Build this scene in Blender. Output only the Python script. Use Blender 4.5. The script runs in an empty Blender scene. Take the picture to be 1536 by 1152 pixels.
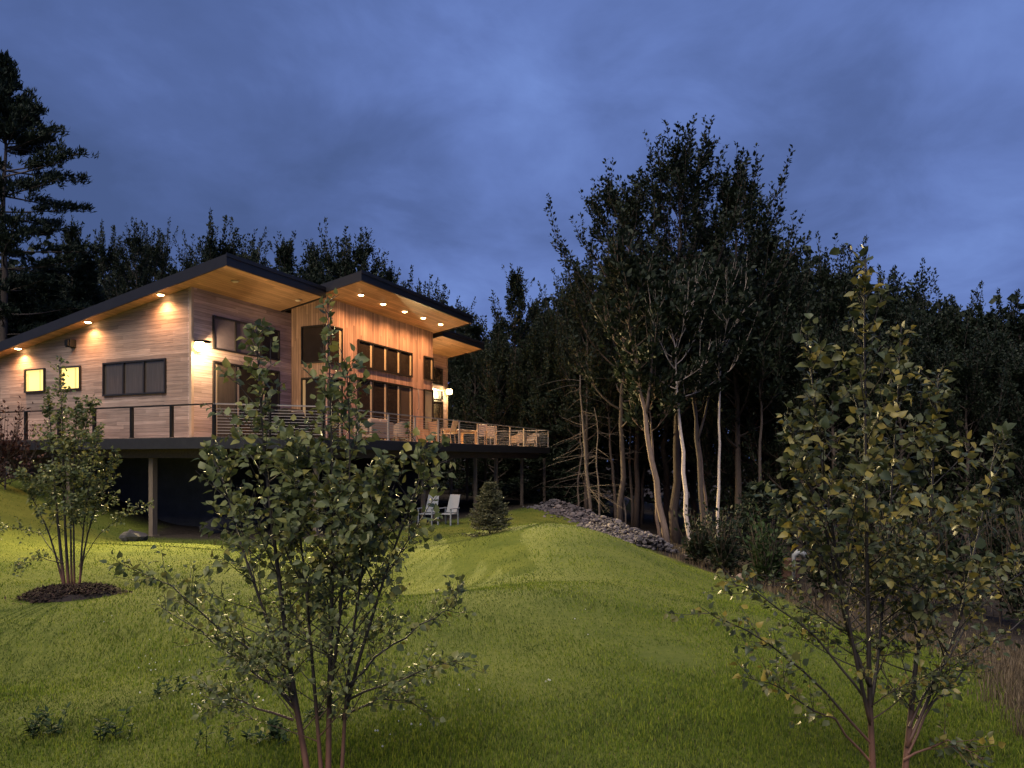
import bpy, math, random
import numpy as np
from mathutils import Vector, Matrix

S = bpy.context.scene
COL = S.collection
F = 1050.0            # focal length in pixels of the 1536 px wide photograph
HZ = 688.0            # pixel row of the horizon

# ------------------------------------------------------------------ camera, sky, sun, exposure
cd = bpy.data.cameras.new("camera"); cam = bpy.data.objects.new("camera", cd); COL.objects.link(cam)
cam.location = (0, 0, 0); cam.rotation_euler = (math.radians(90), 0, 0)
cd.sensor_width = 36.0; cd.lens = F / 1536 * 36.0; cd.shift_y = (HZ - 576) / 1536
cd.clip_start = 0.05; cd.clip_end = 3000
S.camera = cam
S.view_settings.view_transform = 'Standard'; S.view_settings.look = 'None'
S.view_settings.gamma = 1; S.view_settings.use_curve_mapping = False
S.view_settings.exposure = 0.0
S.cycles.use_denoising = True
S.cycles.max_bounces = 5; S.cycles.diffuse_bounces = 2; S.cycles.glossy_bounces = 2
S.cycles.transmission_bounces = 2; S.cycles.transparent_max_bounces = 4
S.cycles.sample_clamp_indirect = 3.0
S.cycles.caustics_reflective = False; S.cycles.caustics_refractive = False

W = bpy.data.worlds.new("World"); S.world = W; W.use_nodes = True
SKY_STRENGTH = 1.14
def build_sky():
    nt = W.node_tree; nt.nodes.clear(); N = nt.nodes.new; L = nt.links.new
    out = N('ShaderNodeOutputWorld'); bg = N('ShaderNodeBackground'); L(bg.outputs[0], out.inputs[0])
    tc = N('ShaderNodeTexCoord'); sep = N('ShaderNodeSeparateXYZ'); L(tc.outputs['Generated'], sep.inputs[0])
    # overcast sheet: project the view direction on a flat cloud layer overhead
    zc = N('ShaderNodeMath'); zc.operation = 'MAXIMUM'; L(sep.outputs['Z'], zc.inputs[0]); zc.inputs[1].default_value = 0
    za = N('ShaderNodeMath'); za.operation = 'ADD'; L(zc.outputs[0], za.inputs[0]); za.inputs[1].default_value = 0.30
    dx = N('ShaderNodeMath'); dx.operation = 'DIVIDE'; L(sep.outputs['X'], dx.inputs[0]); L(za.outputs[0], dx.inputs[1])
    dy = N('ShaderNodeMath'); dy.operation = 'DIVIDE'; L(sep.outputs['Y'], dy.inputs[0]); L(za.outputs[0], dy.inputs[1])
    cmb = N('ShaderNodeCombineXYZ'); L(dx.outputs[0], cmb.inputs[0]); L(dy.outputs[0], cmb.inputs[1])
    def noise(scale, detail, rough, off, dist=0.0):
        m = N('ShaderNodeMapping'); L(cmb.outputs[0], m.inputs[0]); m.inputs['Location'].default_value = off
        n = N('ShaderNodeTexNoise'); L(m.outputs[0], n.inputs['Vector'])
        n.inputs['Scale'].default_value = scale; n.inputs['Detail'].default_value = detail
        n.inputs['Roughness'].default_value = rough; n.inputs['Distortion'].default_value = dist
        return n.outputs['Fac']
    n1 = noise(1.15, 5, 0.5, (3.1, 1.7, 0), 0.15); n2 = noise(3.6, 6, 0.6, (0.4, 5.2, 0), 0.4)
    ad = N('ShaderNodeMath'); ad.operation = 'MULTIPLY_ADD'; L(n2, ad.inputs[0]); ad.inputs[1].default_value = 0.42; L(n1, ad.inputs[2])
    # brighter towards the east (right of the view)
    rx = N('ShaderNodeMath'); rx.operation = 'MULTIPLY_ADD'; L(sep.outputs['X'], rx.inputs[0]); rx.inputs[1].default_value = 0.10; L(ad.outputs[0], rx.inputs[2])
    rp = N('ShaderNodeValToRGB'); L(rx.outputs[0], rp.inputs[0])
    e = rp.color_ramp.elements
    e[0].position = 0.50; e[0].color = (0.056, 0.092, 0.225, 1)
    e[1].position = 0.96; e[1].color = (0.150, 0.238, 0.555, 1)
    x = e.new(0.66); x.color = (0.076, 0.122, 0.305, 1)
    x = e.new(0.80); x.color = (0.110, 0.174, 0.43, 1)
    # very dim dusk sky-texture term underneath the cloud sheet
    sk = N('ShaderNodeTexSky'); sk.sky_type = 'NISHITA'; sk.sun_disc = False
    sk.sun_elevation = math.radians(1.0); sk.sun_rotation = math.radians(200)
    mx = N('ShaderNodeMixRGB'); mx.blend_type = 'ADD'; mx.inputs[0].default_value = 0.004
    L(rp.outputs[0], mx.inputs[1]); L(sk.outputs[0], mx.inputs[2])
    L(mx.outputs[0], bg.inputs[0]); bg.inputs[1].default_value = SKY_STRENGTH
build_sky()

sd = bpy.data.lights.new("sun", 'SUN'); sd.energy = 3.1; sd.angle = math.radians(40); sd.color = (1.0, 0.90, 0.76)
sun = bpy.data.objects.new("sun", sd); COL.objects.link(sun)
sun.rotation_euler = (math.radians(38), 0, math.radians(-20))      # soft glow from high behind the viewer

P_WALL_LEFT, P_WALL_RIGHT = 19000.0, 50000.0
P_GLOBE, P_SOFFIT = 480.0, 105.0

# ------------------------------------------------------------------ helpers
def PX(px, py, Y):
    return np.array([(px - 768) / F * Y, Y, (HZ - py) / F * Y])
def sstep(a, b, x):
    t = np.clip((np.asarray(x, float) - a) / (b - a), 0, 1); return t * t * (3 - 2 * t)
def hnoise(X, Y):
    return (0.5 * np.sin(X * .9 + 1.3 * np.sin(Y * .37)) * np.sin(Y * .55 + .8) + .3 * np.sin(X * 2.1 + Y * 1.3) * np.sin(Y * 1.7 - X * .6))
def H(X, Y):
    X = np.asarray(X, float); Y = np.asarray(Y, float)
    z = -1.6 - 0.041 * np.clip(Y, -30, 24)
    z = z - 1.45 * sstep(0.2, 8.5, X) * sstep(2, 16, Y) - 0.25 * sstep(6, 11, X) - 0.03 * np.clip(X - 8, 0, 30)
    z = z + 1.9 * sstep(-11.5, -18.5, X + 0.12 * (Y - 20)) * sstep(8, 22, Y) + 2.0 * sstep(-18, -30, X) * sstep(20, 40, Y)
    z = z + 0.62 * np.exp(-((X - 1.8) ** 2 / 8 + (Y - 20) ** 2 / 26)) - .62 * np.exp(-((X + 1.9) ** 2 / 5 + (Y - 15.0) ** 2 / 12)) + .20 * np.exp(-((X - .6) ** 2 / 6 + (Y - 9.5) ** 2 / 5))
    z = z - .26 * np.exp(-((X + 4.2) ** 2 / 9 + (Y - 6.9) ** 2 / 1.8))
    z = z + 0.05 * hnoise(X, Y) * sstep(0, 8, Y)
    return z
def on_ground(px, py):
    Y = np.linspace(2, 70, 4000); X = (px - 768) / F * Y; Z = (HZ - py) / F * Y
    k = np.argmax(Z <= H(X, Y)); return np.array([X[k], Y[k], H(X[k], Y[k])])
def lawn_mask(X, Y):
    # right-hand edge of the mown lawn as x(Y), front edge of the trees / deck at the back
    ex = np.interp(Y, [-5, 3, 5.5, 11, 16, 22, 27, 32, 38, 45], [2.4, 3.1, 3.9, 6.3, 7.0, 7.4, 5.5, 3.9, 2.0, 0.8])
    m = sstep(0.35, -0.35, X - ex + 0.35 * hnoise(X * 1.7, Y * 1.9))
    m = m * sstep(1.0, -1.0, Y - np.interp(X, [-40, -13, -12, -10, -6.5, -4.5, 2.5, 4], [30, 26, 22.3, 21.6, 21.0, 25, 40.5, 41]))
    return m

def link(o, parent=None):
    COL.objects.link(o)
    if parent is not None: o.parent = parent
    return o
def tag(o, label=None, cat=None, group=None, kind=None):
    if label: o['label'] = label
    if cat: o['category'] = cat
    if group: o['group'] = group
    if kind: o['kind'] = kind
    return o
def empty(name, loc=(0, 0, 0), rz=0.0, parent=None):
    o = bpy.data.objects.new(name, None); o.empty_display_size = .2
    o.location = loc; o.rotation_euler = (0, 0, rz); return link(o, parent)
def mesh_obj(name, me, mat, parent=None):
    o = bpy.data.objects.new(name, me)
    if mat is not None and len(me.materials) == 0: me.materials.append(mat)
    return link(o, parent)
def copy_tree(o, parent=None):
    c = o.copy(); COL.objects.link(c); c.parent = parent
    for ch in list(o.children): copy_tree(ch, c)
    return c

class MB:
    def __init__(s): s.v = []; s.f = []
    def add(s, vs, fs):
        b = len(s.v); s.v.extend([tuple(map(float, p)) for p in vs]); s.f.extend([tuple(i + b for i in f) for f in fs]); return s
    def box(s, x0, x1, y0, y1, z0, z1):
        vs = [(x, y, z) for x in (x0, x1) for y in (y0, y1) for z in (z0, z1)]
        return s.add(vs, [(0, 1, 3, 2), (4, 6, 7, 5), (0, 4, 5, 1), (2, 3, 7, 6), (0, 2, 6, 4), (1, 5, 7, 3)])
    def obox(s, o, a, n, s0, s1, z0, z1, n0, n1):     # box in a wall frame: along a, up z, out n
        o, a, n = Vector(o), Vector(a), Vector(n); up = Vector((0, 0, 1))
        vs = [o + a * i + n * j + up * k for i in (s0, s1) for j in (n0, n1) for k in (z0, z1)]
        return s.add(vs, [(0, 1, 3, 2), (4, 6, 7, 5), (0, 4, 5, 1), (2, 3, 7, 6), (0, 2, 6, 4), (1, 5, 7, 3)])
    def bar(s, p, q, w, h):                            # box beam p->q, w horizontal, h vertical, centred
        p, q = Vector(p), Vector(q); d = (q - p).normalized()
        up = Vector((0, 0, 1)) if abs(d.z) < .9 else Vector((0, 1, 0))
        sd = d.cross(up).normalized(); u2 = sd.cross(d)
        vs = [e + sd * (i * w / 2) + u2 * (j * h / 2) for e in (p, q) for i in (-1, 1) for j in (-1, 1)]
        return s.add(vs, [(0, 1, 3, 2), (4, 6, 7, 5), (0, 4, 5, 1), (2, 3, 7, 6), (0, 2, 6, 4), (1, 5, 7, 3)])
    def prism(s, top, dz):                             # polygon (list of 3D points, ccw from above) extruded down by dz
        n = len(top); vs = list(top) + [(p[0], p[1], p[2] - dz) for p in top]
        fs = [tuple(range(n)), tuple(reversed(range(n, 2 * n)))]
        fs += [(i, i + n, (i + 1) % n + n, (i + 1) % n) for i in range(n)]
        return s.add(vs, fs)
    def extrude(s, poly, off):                         # planar polygon swept by a vector
        n = len(poly); off = Vector(off); vs = [Vector(p) for p in poly] + [Vector(p) + off for p in poly]
        fs = [tuple(range(n)), tuple(reversed(range(n, 2 * n)))]
        fs += [(i, i + n, (i + 1) % n + n, (i + 1) % n) for i in range(n)]
        return s.add(vs, fs)
    def tube(s, pts, radii, sides=6, cap=True):
        pts = [Vector(p) for p in pts]; n = len(pts); vs = []; ref = Vector((0.3, 0.95, 0.1))
        for i, p in enumerate(pts):
            d = (pts[min(i + 1, n - 1)] - pts[max(i - 1, 0)])
            d = d.normalized() if d.length > 1e-9 else Vector((0, 0, 1))
            a = d.cross(ref)
            if a.length < .1: a = d.cross(Vector((1, 0, 0)))
            a.normalize(); b = d.cross(a)
            for k in range(sides):
                t = 2 * math.pi * k / sides; vs.append(p + (a * math.cos(t) + b * math.sin(t)) * radii[i])
        fs = [(i * sides + k, i * sides + (k + 1) % sides, (i + 1) * sides + (k + 1) % sides, (i + 1) * sides + k) for i in range(n - 1) for k in range(sides)]
        if cap: fs += [tuple(reversed(range(sides))), tuple(range((n - 1) * sides, n * sides))]
        return s.add(vs, fs)
    def lathe(s, c, prof, sides=16):
        vs = [(c[0] + r * math.cos(2 * math.pi * k / sides), c[1] + r * math.sin(2 * math.pi * k / sides), c[2] + z) for r, z in prof for k in range(sides)]
        n = len(prof)
        fs = [(i * sides + k, i * sides + (k + 1) % sides, (i + 1) * sides + (k + 1) % sides, (i + 1) * sides + k) for i in range(n - 1) for k in range(sides)]
        fs += [tuple(reversed(range(sides))), tuple(range((n - 1) * sides, n * sides))]
        return s.add(vs, fs)
    def build(s, name, mat, parent=None, smooth=False, bevel=0.0):
        me = bpy.data.meshes.new(name); me.from_pydata(s.v, [], s.f); me.update()
        if smooth: me.polygons.foreach_set('use_smooth', np.ones(len(me.polygons), bool))
        o = mesh_obj(name, me, mat, parent)
        if bevel:
            m = o.modifiers.new('bevel', 'BEVEL'); m.width = bevel; m.segments = 2; m.limit_method = 'ANGLE'
        return o

def np_mesh(name, V, faces_tmpl, nv, count, smooth=False):
    """count copies of a template with nv vertices; V is (count*nv,3)."""
    me = bpy.data.meshes.new(name); me.vertices.add(len(V)); me.vertices.foreach_set('co', np.ascontiguousarray(V, dtype=np.float32).ravel())
    tl = np.array([i for f in faces_tmpl for i in f]); tot = np.array([len(f) for f in faces_tmpl])
    loops = (tl[None, :] + (np.arange(count) * nv)[:, None]).ravel()
    totals = np.tile(tot, count); starts = np.concatenate([[0], np.cumsum(totals)[:-1]])
    me.loops.add(len(loops)); me.polygons.add(len(totals))
    me.loops.foreach_set('vertex_index', loops.astype(np.int32))
    me.polygons.foreach_set('loop_start', starts.astype(np.int32))
    if smooth: me.polygons.foreach_set('use_smooth', np.ones(len(totals), bool))
    me.update(calc_edges=True); me.validate(); return me
def norm(a): return a / np.maximum(np.linalg.norm(a, axis=-1, keepdims=True), 1e-9)
def leaf_cloud(name, P, D, Nn, L, Wd, tmpl, faces, curl=False):
    """leaves: base points P, direction D, approx. normal Nn, length L, width Wd; tmpl rows = (along, side, normal) factors."""
    D = norm(D); Sd = norm(np.cross(D, Nn)); N2 = np.cross(Sd, D)
    t = np.array(tmpl); L = np.asarray(L)[:, None, None]; Wd = np.asarray(Wd)[:, None, None]
    if curl:                                              # every leaf folds, droops and skews differently
        g = np.random.default_rng(len(P)); n = len(P); t = np.repeat(t[None], n, 0); dr = g.normal(-.10, .22, n); fo = g.uniform(-.3, 2.6, n); sk = g.normal(0, .16, n); br = g.uniform(.8, 1.25, n)
        t[:, :, 2] = t[:, :, 2] * fo[:, None] + dr[:, None] * t[:, :, 0] ** 2 / .75; t[:, :, 1] = t[:, :, 1] * br[:, None] + sk[:, None] * t[:, :, 0] ** 2
        V = P[:, None, :] + D[:, None, :] * t[:, :, 0:1] * L + Sd[:, None, :] * t[:, :, 1:2] * Wd + N2[:, None, :] * t[:, :, 2:3] * Wd
        return np_mesh(name, V.reshape(-1, 3), faces, t.shape[1], n)
    V = P[:, None, :] + D[:, None, :] * t[None, :, 0:1] * L + Sd[:, None, :] * t[None, :, 1:2] * Wd + N2[:, None, :] * t[None, :, 2:3] * Wd
    return np_mesh(name, V.reshape(-1, 3), faces, len(t), len(P))
LEAF_T = [(0, 0, 0), (.28, -.46, .13), (.28, .46, .13), (.60, -.38, .10), (.60, .38, .10), (1.0, 0, -.10), (.32, 0, 0), (.64, 0, -.01)]
LEAF_F = [(0, 6, 1), (0, 2, 6), (1, 6, 7, 3), (6, 2, 4, 7), (3, 7, 5), (7, 4, 5)]
CARD_T = [(0, 0, 0), (.45, -.5, .12), (1, 0, 0), (.45, .5, .12)]
CARD_F = [(0, 1, 2), (0, 2, 3)]

# ------------------------------------------------------------------ materials
def mat(name):
    m = bpy.data.materials.new(name); m.use_nodes = True; nt = m.node_tree
    return m, nt, nt.nodes['Principled BSDF'], nt.nodes.new, nt.links.new
def plain(name, col, rough=.6, metal=0.0, noise=0.0, nscale=6.0, bump=0.0, spec=None, stretch=(1, 1, 1)):
    m, nt, b, N, L = mat(name)
    b.inputs['Base Color'].default_value = (*col, 1); b.inputs['Roughness'].default_value = rough; b.inputs['Metallic'].default_value = metal
    if spec is not None: b.inputs['Specular IOR Level'].default_value = spec
    if noise or bump:
        tc = N('ShaderNodeTexCoord'); mp = N('ShaderNodeMapping'); mp.inputs['Scale'].default_value = stretch
        L(tc.outputs['Object'], mp.inputs[0]); n = N('ShaderNodeTexNoise'); L(mp.outputs[0], n.inputs['Vector'])
        n.inputs['Scale'].default_value = nscale; n.inputs['Detail'].default_value = 6; n.inputs['Roughness'].default_value = .65
        r = N('ShaderNodeMapRange'); L(n.outputs['Fac'], r.inputs[0]); r.inputs[1].default_value = .25; r.inputs[2].default_value = .75
        r.inputs[3].default_value = 1 - noise; r.inputs[4].default_value = 1 + noise
        x = N('ShaderNodeVectorMath'); x.operation = 'SCALE'; x.inputs[0].default_value = col; L(r.outputs[0], x.inputs['Scale']); L(x.outputs[0], b.inputs['Base Color'])
        if bump:
            bp = N('ShaderNodeBump'); bp.inputs['Strength'].default_value = bump; L(n.outputs['Fac'], bp.inputs['Height']); L(bp.outputs[0], b.inputs['Normal'])
    return m
def emit(name, col, strength):
    m, nt, b, N, L = mat(name); b.inputs['Base Color'].default_value = (*col, 1)
    b.inputs['Emission Color'].default_value = (*col, 1); b.inputs['Emission Strength'].default_value = strength; return m
def leaf_mat(name, cols, rough=.45, transl=.3, spec=.5, warm=None):
    m, nt, b, N, L = mat(name)
    g = N('ShaderNodeNewGeometry'); r = N('ShaderNodeValToRGB'); L(g.outputs['Random Per Island'], r.inputs[0])
    e = r.color_ramp.elements
    for i, (p, c) in enumerate(cols):
        x = e[i] if i < 2 else e.new(p)
        x.position = p; x.color = (*c, 1)
    L(r.outputs[0], b.inputs['Base Color']); b.inputs['Roughness'].default_value = rough; b.inputs['Specular IOR Level'].default_value = spec
    if transl:
        t = N('ShaderNodeBsdfTranslucent'); L(r.outputs[0], t.inputs[0]); mx = N('ShaderNodeMixShader'); mx.inputs[0].default_value = transl
        L(b.outputs[0], mx.inputs[1]); L(t.outputs[0], mx.inputs[2]); L(mx.outputs[0], nt.nodes['Material Output'].inputs[0])
    return m
def planks(name, col, along, across, width=.14, groove=.06, grain=.35, rough=.6, boardvar=.25, knots=False, hue=None):
    """wood boards: 'along' and 'across' are the object axes (0,1,2) of the grain and of the board widths."""
    m, nt, b, N, L = mat(name)
    tc = N('ShaderNodeTexCoord'); sp = N('ShaderNodeSeparateXYZ'); L(tc.outputs['Object'], sp.inputs[0])
    dv = N('ShaderNodeMath'); dv.operation = 'DIVIDE'; L(sp.outputs[across], dv.inputs[0]); dv.inputs[1].default_value = width
    fl = N('ShaderNodeMath'); fl.operation = 'FLOOR'; L(dv.outputs[0], fl.inputs[0])
    fr = N('ShaderNodeMath'); fr.operation = 'FRACT'; L(dv.outputs[0], fr.inputs[0])
    ds = N('ShaderNodeMath'); ds.operation = 'PINGPONG'; L(fr.outputs[0], ds.inputs[0]); ds.inputs[1].default_value = .5
    gr = N('ShaderNodeMapRange'); L(ds.outputs[0], gr.inputs[0]); gr.inputs[1].default_value = 0; gr.inputs[2].default_value = groove; gr.inputs[3].default_value = .35; gr.inputs[4].default_value = 1
    # butt joints: boards of about 2.4 m, staggered per row
    wn = N('ShaderNodeTexWhiteNoise'); wn.noise_dimensions = '1D'; L(fl.outputs[0], wn.inputs['W'])
    al = N('ShaderNodeMath'); al.operation = 'MULTIPLY_ADD'; L(sp.outputs[along], al.inputs[0]); al.inputs[1].default_value = 1 / 2.4; L(wn.outputs['Value'], al.inputs[2])
    fl2 = N('ShaderNodeMath'); fl2.operation = 'FLOOR'; L(al.outputs[0], fl2.inputs[0])
    cb = N('ShaderNodeCombineXYZ'); L(fl.outputs[0], cb.inputs[0]); L(fl2.outputs[0], cb.inputs[1])
    w2 = N('ShaderNodeTexWhiteNoise'); w2.noise_dimensions = '2D'; L(cb.outputs[0], w2.inputs['Vector'])
    mp = N('ShaderNodeMapping'); L(tc.outputs['Object'], mp.inputs[0])
    sc = [14, 14, 14]; sc[along] = .9; sc[across] = 26; mp.inputs['Scale'].default_value = sc
    of = N('ShaderNodeVectorMath'); of.operation = 'MULTIPLY_ADD'; L(w2.outputs['Color'], of.inputs[0]); of.inputs[1].default_value = (9, 9, 9); L(mp.outputs[0], of.inputs[2])
    ns = N('ShaderNodeTexNoise'); L(of.outputs[0], ns.inputs['Vector']); ns.inputs['Scale'].default_value = 1.0; ns.inputs['Detail'].default_value = 5; ns.inputs['Roughness'].default_value = .7
    r1 = N('ShaderNodeMapRange'); L(ns.outputs['Fac'], r1.inputs[0]); r1.inputs[1].default_value = .3; r1.inputs[2].default_value = .7; r1.inputs[3].default_value = 1 - grain; r1.inputs[4].default_value = 1 + grain
    r2 = N('ShaderNodeMapRange'); L(w2.outputs['Value'], r2.inputs[0]); r2.inputs[3].default_value = 1 - boardvar; r2.inputs[4].default_value = 1 + boardvar
    big = N('ShaderNodeTexNoise'); L(tc.outputs['Object'], big.inputs['Vector']); big.inputs['Scale'].default_value = .8; big.inputs['Detail'].default_value = 4
    r3 = N('ShaderNodeMapRange'); L(big.outputs['Fac'], r3.inputs[0]); r3.inputs[1].default_value = .3; r3.inputs[2].default_value = .7; r3.inputs[3].default_value = .85; r3.inputs[4].default_value = 1.15
    last = r3.outputs[0]
    for q in (r1, r2, gr):
        k = N('ShaderNodeMath'); k.operation = 'MULTIPLY'; L(last, k.inputs[0]); L(q.outputs[0], k.inputs[1]); last = k.outputs[0]
    if knots:
        vo = N('ShaderNodeTexVoronoi'); vm = N('ShaderNodeMapping'); L(tc.outputs['Object'], vm.inputs[0])
        s2 = [3.2, 3.2, 3.2]; s2[along] = 1.6; vm.inputs['Scale'].default_value = s2; L(vm.outputs[0], vo.inputs['Vector'])
        kr = N('ShaderNodeMapRange'); L(vo.outputs['Distance'], kr.inputs[0]); kr.inputs[1].default_value = .03; kr.inputs[2].default_value = .12; kr.inputs[3].default_value = .45; kr.inputs[4].default_value = 1
        k = N('ShaderNodeMath'); k.operation = 'MULTIPLY'; L(last, k.inputs[0]); L(kr.outputs[0], k.inputs[1]); last = k.outputs[0]
    x = N('ShaderNodeVectorMath'); x.operation = 'SCALE'; x.inputs[0].default_value = col; L(last, x.inputs['Scale']); L(x.outputs[0], b.inputs['Base Color'])
    b.inputs['Roughness'].default_value = rough; b.inputs['Specular IOR Level'].default_value = .25
    bp = N('ShaderNodeBump'); bp.inputs['Strength'].default_value = .5; bp.inputs['Distance'].default_value = .01; L(last, bp.inputs['Height']); L(bp.outputs[0], b.inputs['Normal'])
    return m

M = {}
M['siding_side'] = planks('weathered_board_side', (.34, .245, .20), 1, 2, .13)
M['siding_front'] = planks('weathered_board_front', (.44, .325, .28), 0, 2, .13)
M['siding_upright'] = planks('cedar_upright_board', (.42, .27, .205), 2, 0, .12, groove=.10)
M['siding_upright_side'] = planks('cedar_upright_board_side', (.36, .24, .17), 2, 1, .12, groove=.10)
M['soffit'] = planks('knotty_pine_soffit', (.52, .33, .19), 0, 1, .14, groove=.05, grain=.2, boardvar=.18, knots=True)
M['fascia'] = plain('dark_fascia_metal', (.012, .010, .012), .5, noise=.3, nscale=3)
M['roofing'] = plain('dark_roofing', (.025, .025, .028), .6, noise=.3, nscale=8, bump=.2)
M['frame'] = plain('black_window_frame', (.018, .016, .015), .4)
M['jamb'] = plain('cream_jamb', (.62, .50, .30), .5)
M['pane'] = plain('dark_window_glass', (.030, .024, .020), .06, noise=.35, nscale=1.2, spec=.6)
M['pane_curtain'] = plain('curtained_glass', (.085, .068, .055), .12, noise=.3, nscale=3, stretch=(9, 9, .4))
M['blind'] = plain('pale_blind', (.22, .20, .165), .6, noise=.08, nscale=40, stretch=(.2, .2, 4))
M['lit'] = emit('lit_window', (1.0, .74, .22), 1.35)
M['lit_dim'] = emit('lit_window_reveal', (1.0, .66, .22), .55)
M['trim'] = plain('pale_corner_trim', (.44, .32, .23), .6, noise=.15, nscale=4)
M['lamp'] = emit('lamp_glass', (1.0, .76, .34), 10)
M['light_shield'] = plain('matt_black_light_shield', (0, 0, 0), 1.0, spec=0)
M['can'] = emit('soffit_lamp_glass', (1.0, .66, .30), 30)
M['can_off'] = plain('soffit_lamp_off', (.75, .66, .50), .4)
M['black'] = plain('black_metal', (.008, .008, .009), .6, spec=.2)
M['steel'] = plain('rail_steel', (.42, .36, .31), .4, metal=.3)
M['deck'] = planks('deck_board', (.22, .15, .11), 0, 1, .14)
M['deckfascia'] = plain('deck_fascia_paint', (.020, .018, .020), .6, noise=.3, nscale=3)
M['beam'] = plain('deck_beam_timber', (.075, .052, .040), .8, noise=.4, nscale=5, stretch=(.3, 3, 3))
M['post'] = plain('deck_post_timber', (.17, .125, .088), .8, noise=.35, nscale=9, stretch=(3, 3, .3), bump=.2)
M['concrete'] = plain('basement_concrete', (.06, .057, .058), .9, noise=.3, nscale=2.2, bump=.15)
M['void'] = plain('dark_basement_opening', (.012, .011, .011), .8)
M['cushion'] = plain('tan_cushion_cloth', (.56, .40, .27), .9, noise=.1, nscale=30)
M['wicker'] = plain('tan_wicker', (.36, .25, .17), .8, noise=.35, nscale=60, bump=.4)
M['teak'] = plain('teak_furniture', (.40, .26, .16), .6, noise=.25, nscale=12, stretch=(4, 4, 1))
M['sling'] = plain('grey_sling_cloth', (.20, .155, .14), .85, noise=.15, nscale=40)
M['white'] = plain('white_resin', (.27, .275, .285), .5, noise=.1, nscale=6)
M['rust'] = plain('rusty_brown_iron', (.075, .035, .022), .8, noise=.4, nscale=8, bump=.3)
M['bark'] = plain('dark_bark', (.085, .062, .05), .9, noise=.45, nscale=7, bump=.6, stretch=(3, 3, .6))
M['bark_warm'] = plain('warm_grey_bark', (.19, .132, .102), .9, noise=.45, nscale=7, bump=.6, stretch=(3, 3, .5))
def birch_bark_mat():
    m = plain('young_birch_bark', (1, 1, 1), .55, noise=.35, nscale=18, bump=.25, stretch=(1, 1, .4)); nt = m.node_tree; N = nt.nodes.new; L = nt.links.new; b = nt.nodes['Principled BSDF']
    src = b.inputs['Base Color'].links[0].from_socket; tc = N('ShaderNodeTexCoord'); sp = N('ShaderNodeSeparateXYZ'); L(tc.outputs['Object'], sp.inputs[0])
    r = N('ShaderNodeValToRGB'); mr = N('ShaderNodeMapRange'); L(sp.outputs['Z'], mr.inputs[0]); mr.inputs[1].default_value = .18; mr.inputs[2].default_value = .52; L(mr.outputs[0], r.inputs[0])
    r.color_ramp.elements[0].color = (.19, .088, .060, 1); r.color_ramp.elements[1].color = (.026, .019, .017, 1)      # light on the lower stems painted as pink, dark above
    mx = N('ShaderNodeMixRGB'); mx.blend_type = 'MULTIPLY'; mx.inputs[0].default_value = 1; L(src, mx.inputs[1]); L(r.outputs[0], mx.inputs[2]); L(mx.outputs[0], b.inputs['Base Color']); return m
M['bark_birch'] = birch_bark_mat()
M['bark_dead'] = plain('bleached_dead_wood', (.14, .108, .088), .9, noise=.3, nscale=9, stretch=(3, 3, .5), bump=.4)
M['mulch'] = leaf_mat('bark_mulch', [(0, (.018, .012, .009)), (1, (.085, .048, .034)), (.6, (.04, .024, .018))], .9, 0, .2)
M['rock'] = leaf_mat('grey_rock', [(0, (.046, .041, .047)), (1, (.18, .155, .157)), (.5, (.088, .077, .086))], .85, 0, .3)
M['boulder_tan'] = plain('tan_boulder', (.33, .23, .17), .9, noise=.35, nscale=5, bump=.5)
M['boulder_red'] = plain('reddish_boulder', (.25, .135, .10), .9, noise=.35, nscale=5, bump=.5)
M['boulder_grey'] = plain('grey_boulder', (.055, .052, .052), .9, noise=.35, nscale=5, bump=.5)
M['birch_leaf'] = leaf_mat('birch_leaf', [(0, (.056, .076, .032)), (1, (.27, .24, .060)), (.45, (.110, .130, .048)), (.82, (.165, .180, .066))], .48, .30, .40)
M['birch_leaf_yellow'] = leaf_mat('turning_birch_leaf', [(0, (.042, .058, .029)), (1, (.30, .23, .046)), (.4, (.082, .098, .042)), (.74, (.145, .140, .048))], .45, .30, .42)
M['forest_leaf'] = leaf_mat('forest_leaf', [(0, (.010, .018, .010)), (1, (.036, .045, .022)), (.5, (.019, .029, .015))], .6, .2, .25)
M['needle'] = leaf_mat('conifer_needle', [(0, (.009, .016, .011)), (1, (.030, .042, .022)), (.5, (.017, .027, .015))], .6, .1, .2)
M['spruce'] = leaf_mat('young_spruce_needle', [(0, (.045, .052, .028)), (1, (.19, .165, .085)), (.5, (.095, .098, .050))], .55, .1, .3)
M['red_leaf'] = leaf_mat('dark_red_leaf', [(0, (.020, .007, .006)), (1, (.05, .016, .012)), (.5, (.032, .010, .009))], .6, .15, .4)
M['grass'] = leaf_mat('grass_blade', [(0, (.074, .122, .017)), (1, (.255, .285, .042)), (.55, (.134, .186, .024))], .75, .35, .06)
M['grass_dark'] = leaf_mat('clover_grass_blade', [(0, (.042, .070, .017)), (1, (.150, .178, .042)), (.55, (.080, .112, .025))], .75, .3, .08)
M['straw'] = leaf_mat('dry_grass_blade', [(0, (.055, .042, .028)), (1, (.23, .17, .115)), (.5, (.115, .086, .058))], .8, .2, .2)
M['weed'] = leaf_mat('weed_leaf', [(0, (.022, .042, .016)), (1, (.06, .085, .03)), (.5, (.035, .060, .022))], .7, .2, .2)
M['flower'] = plain('white_clover_petal', (.60, .57, .50), .6)

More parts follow.
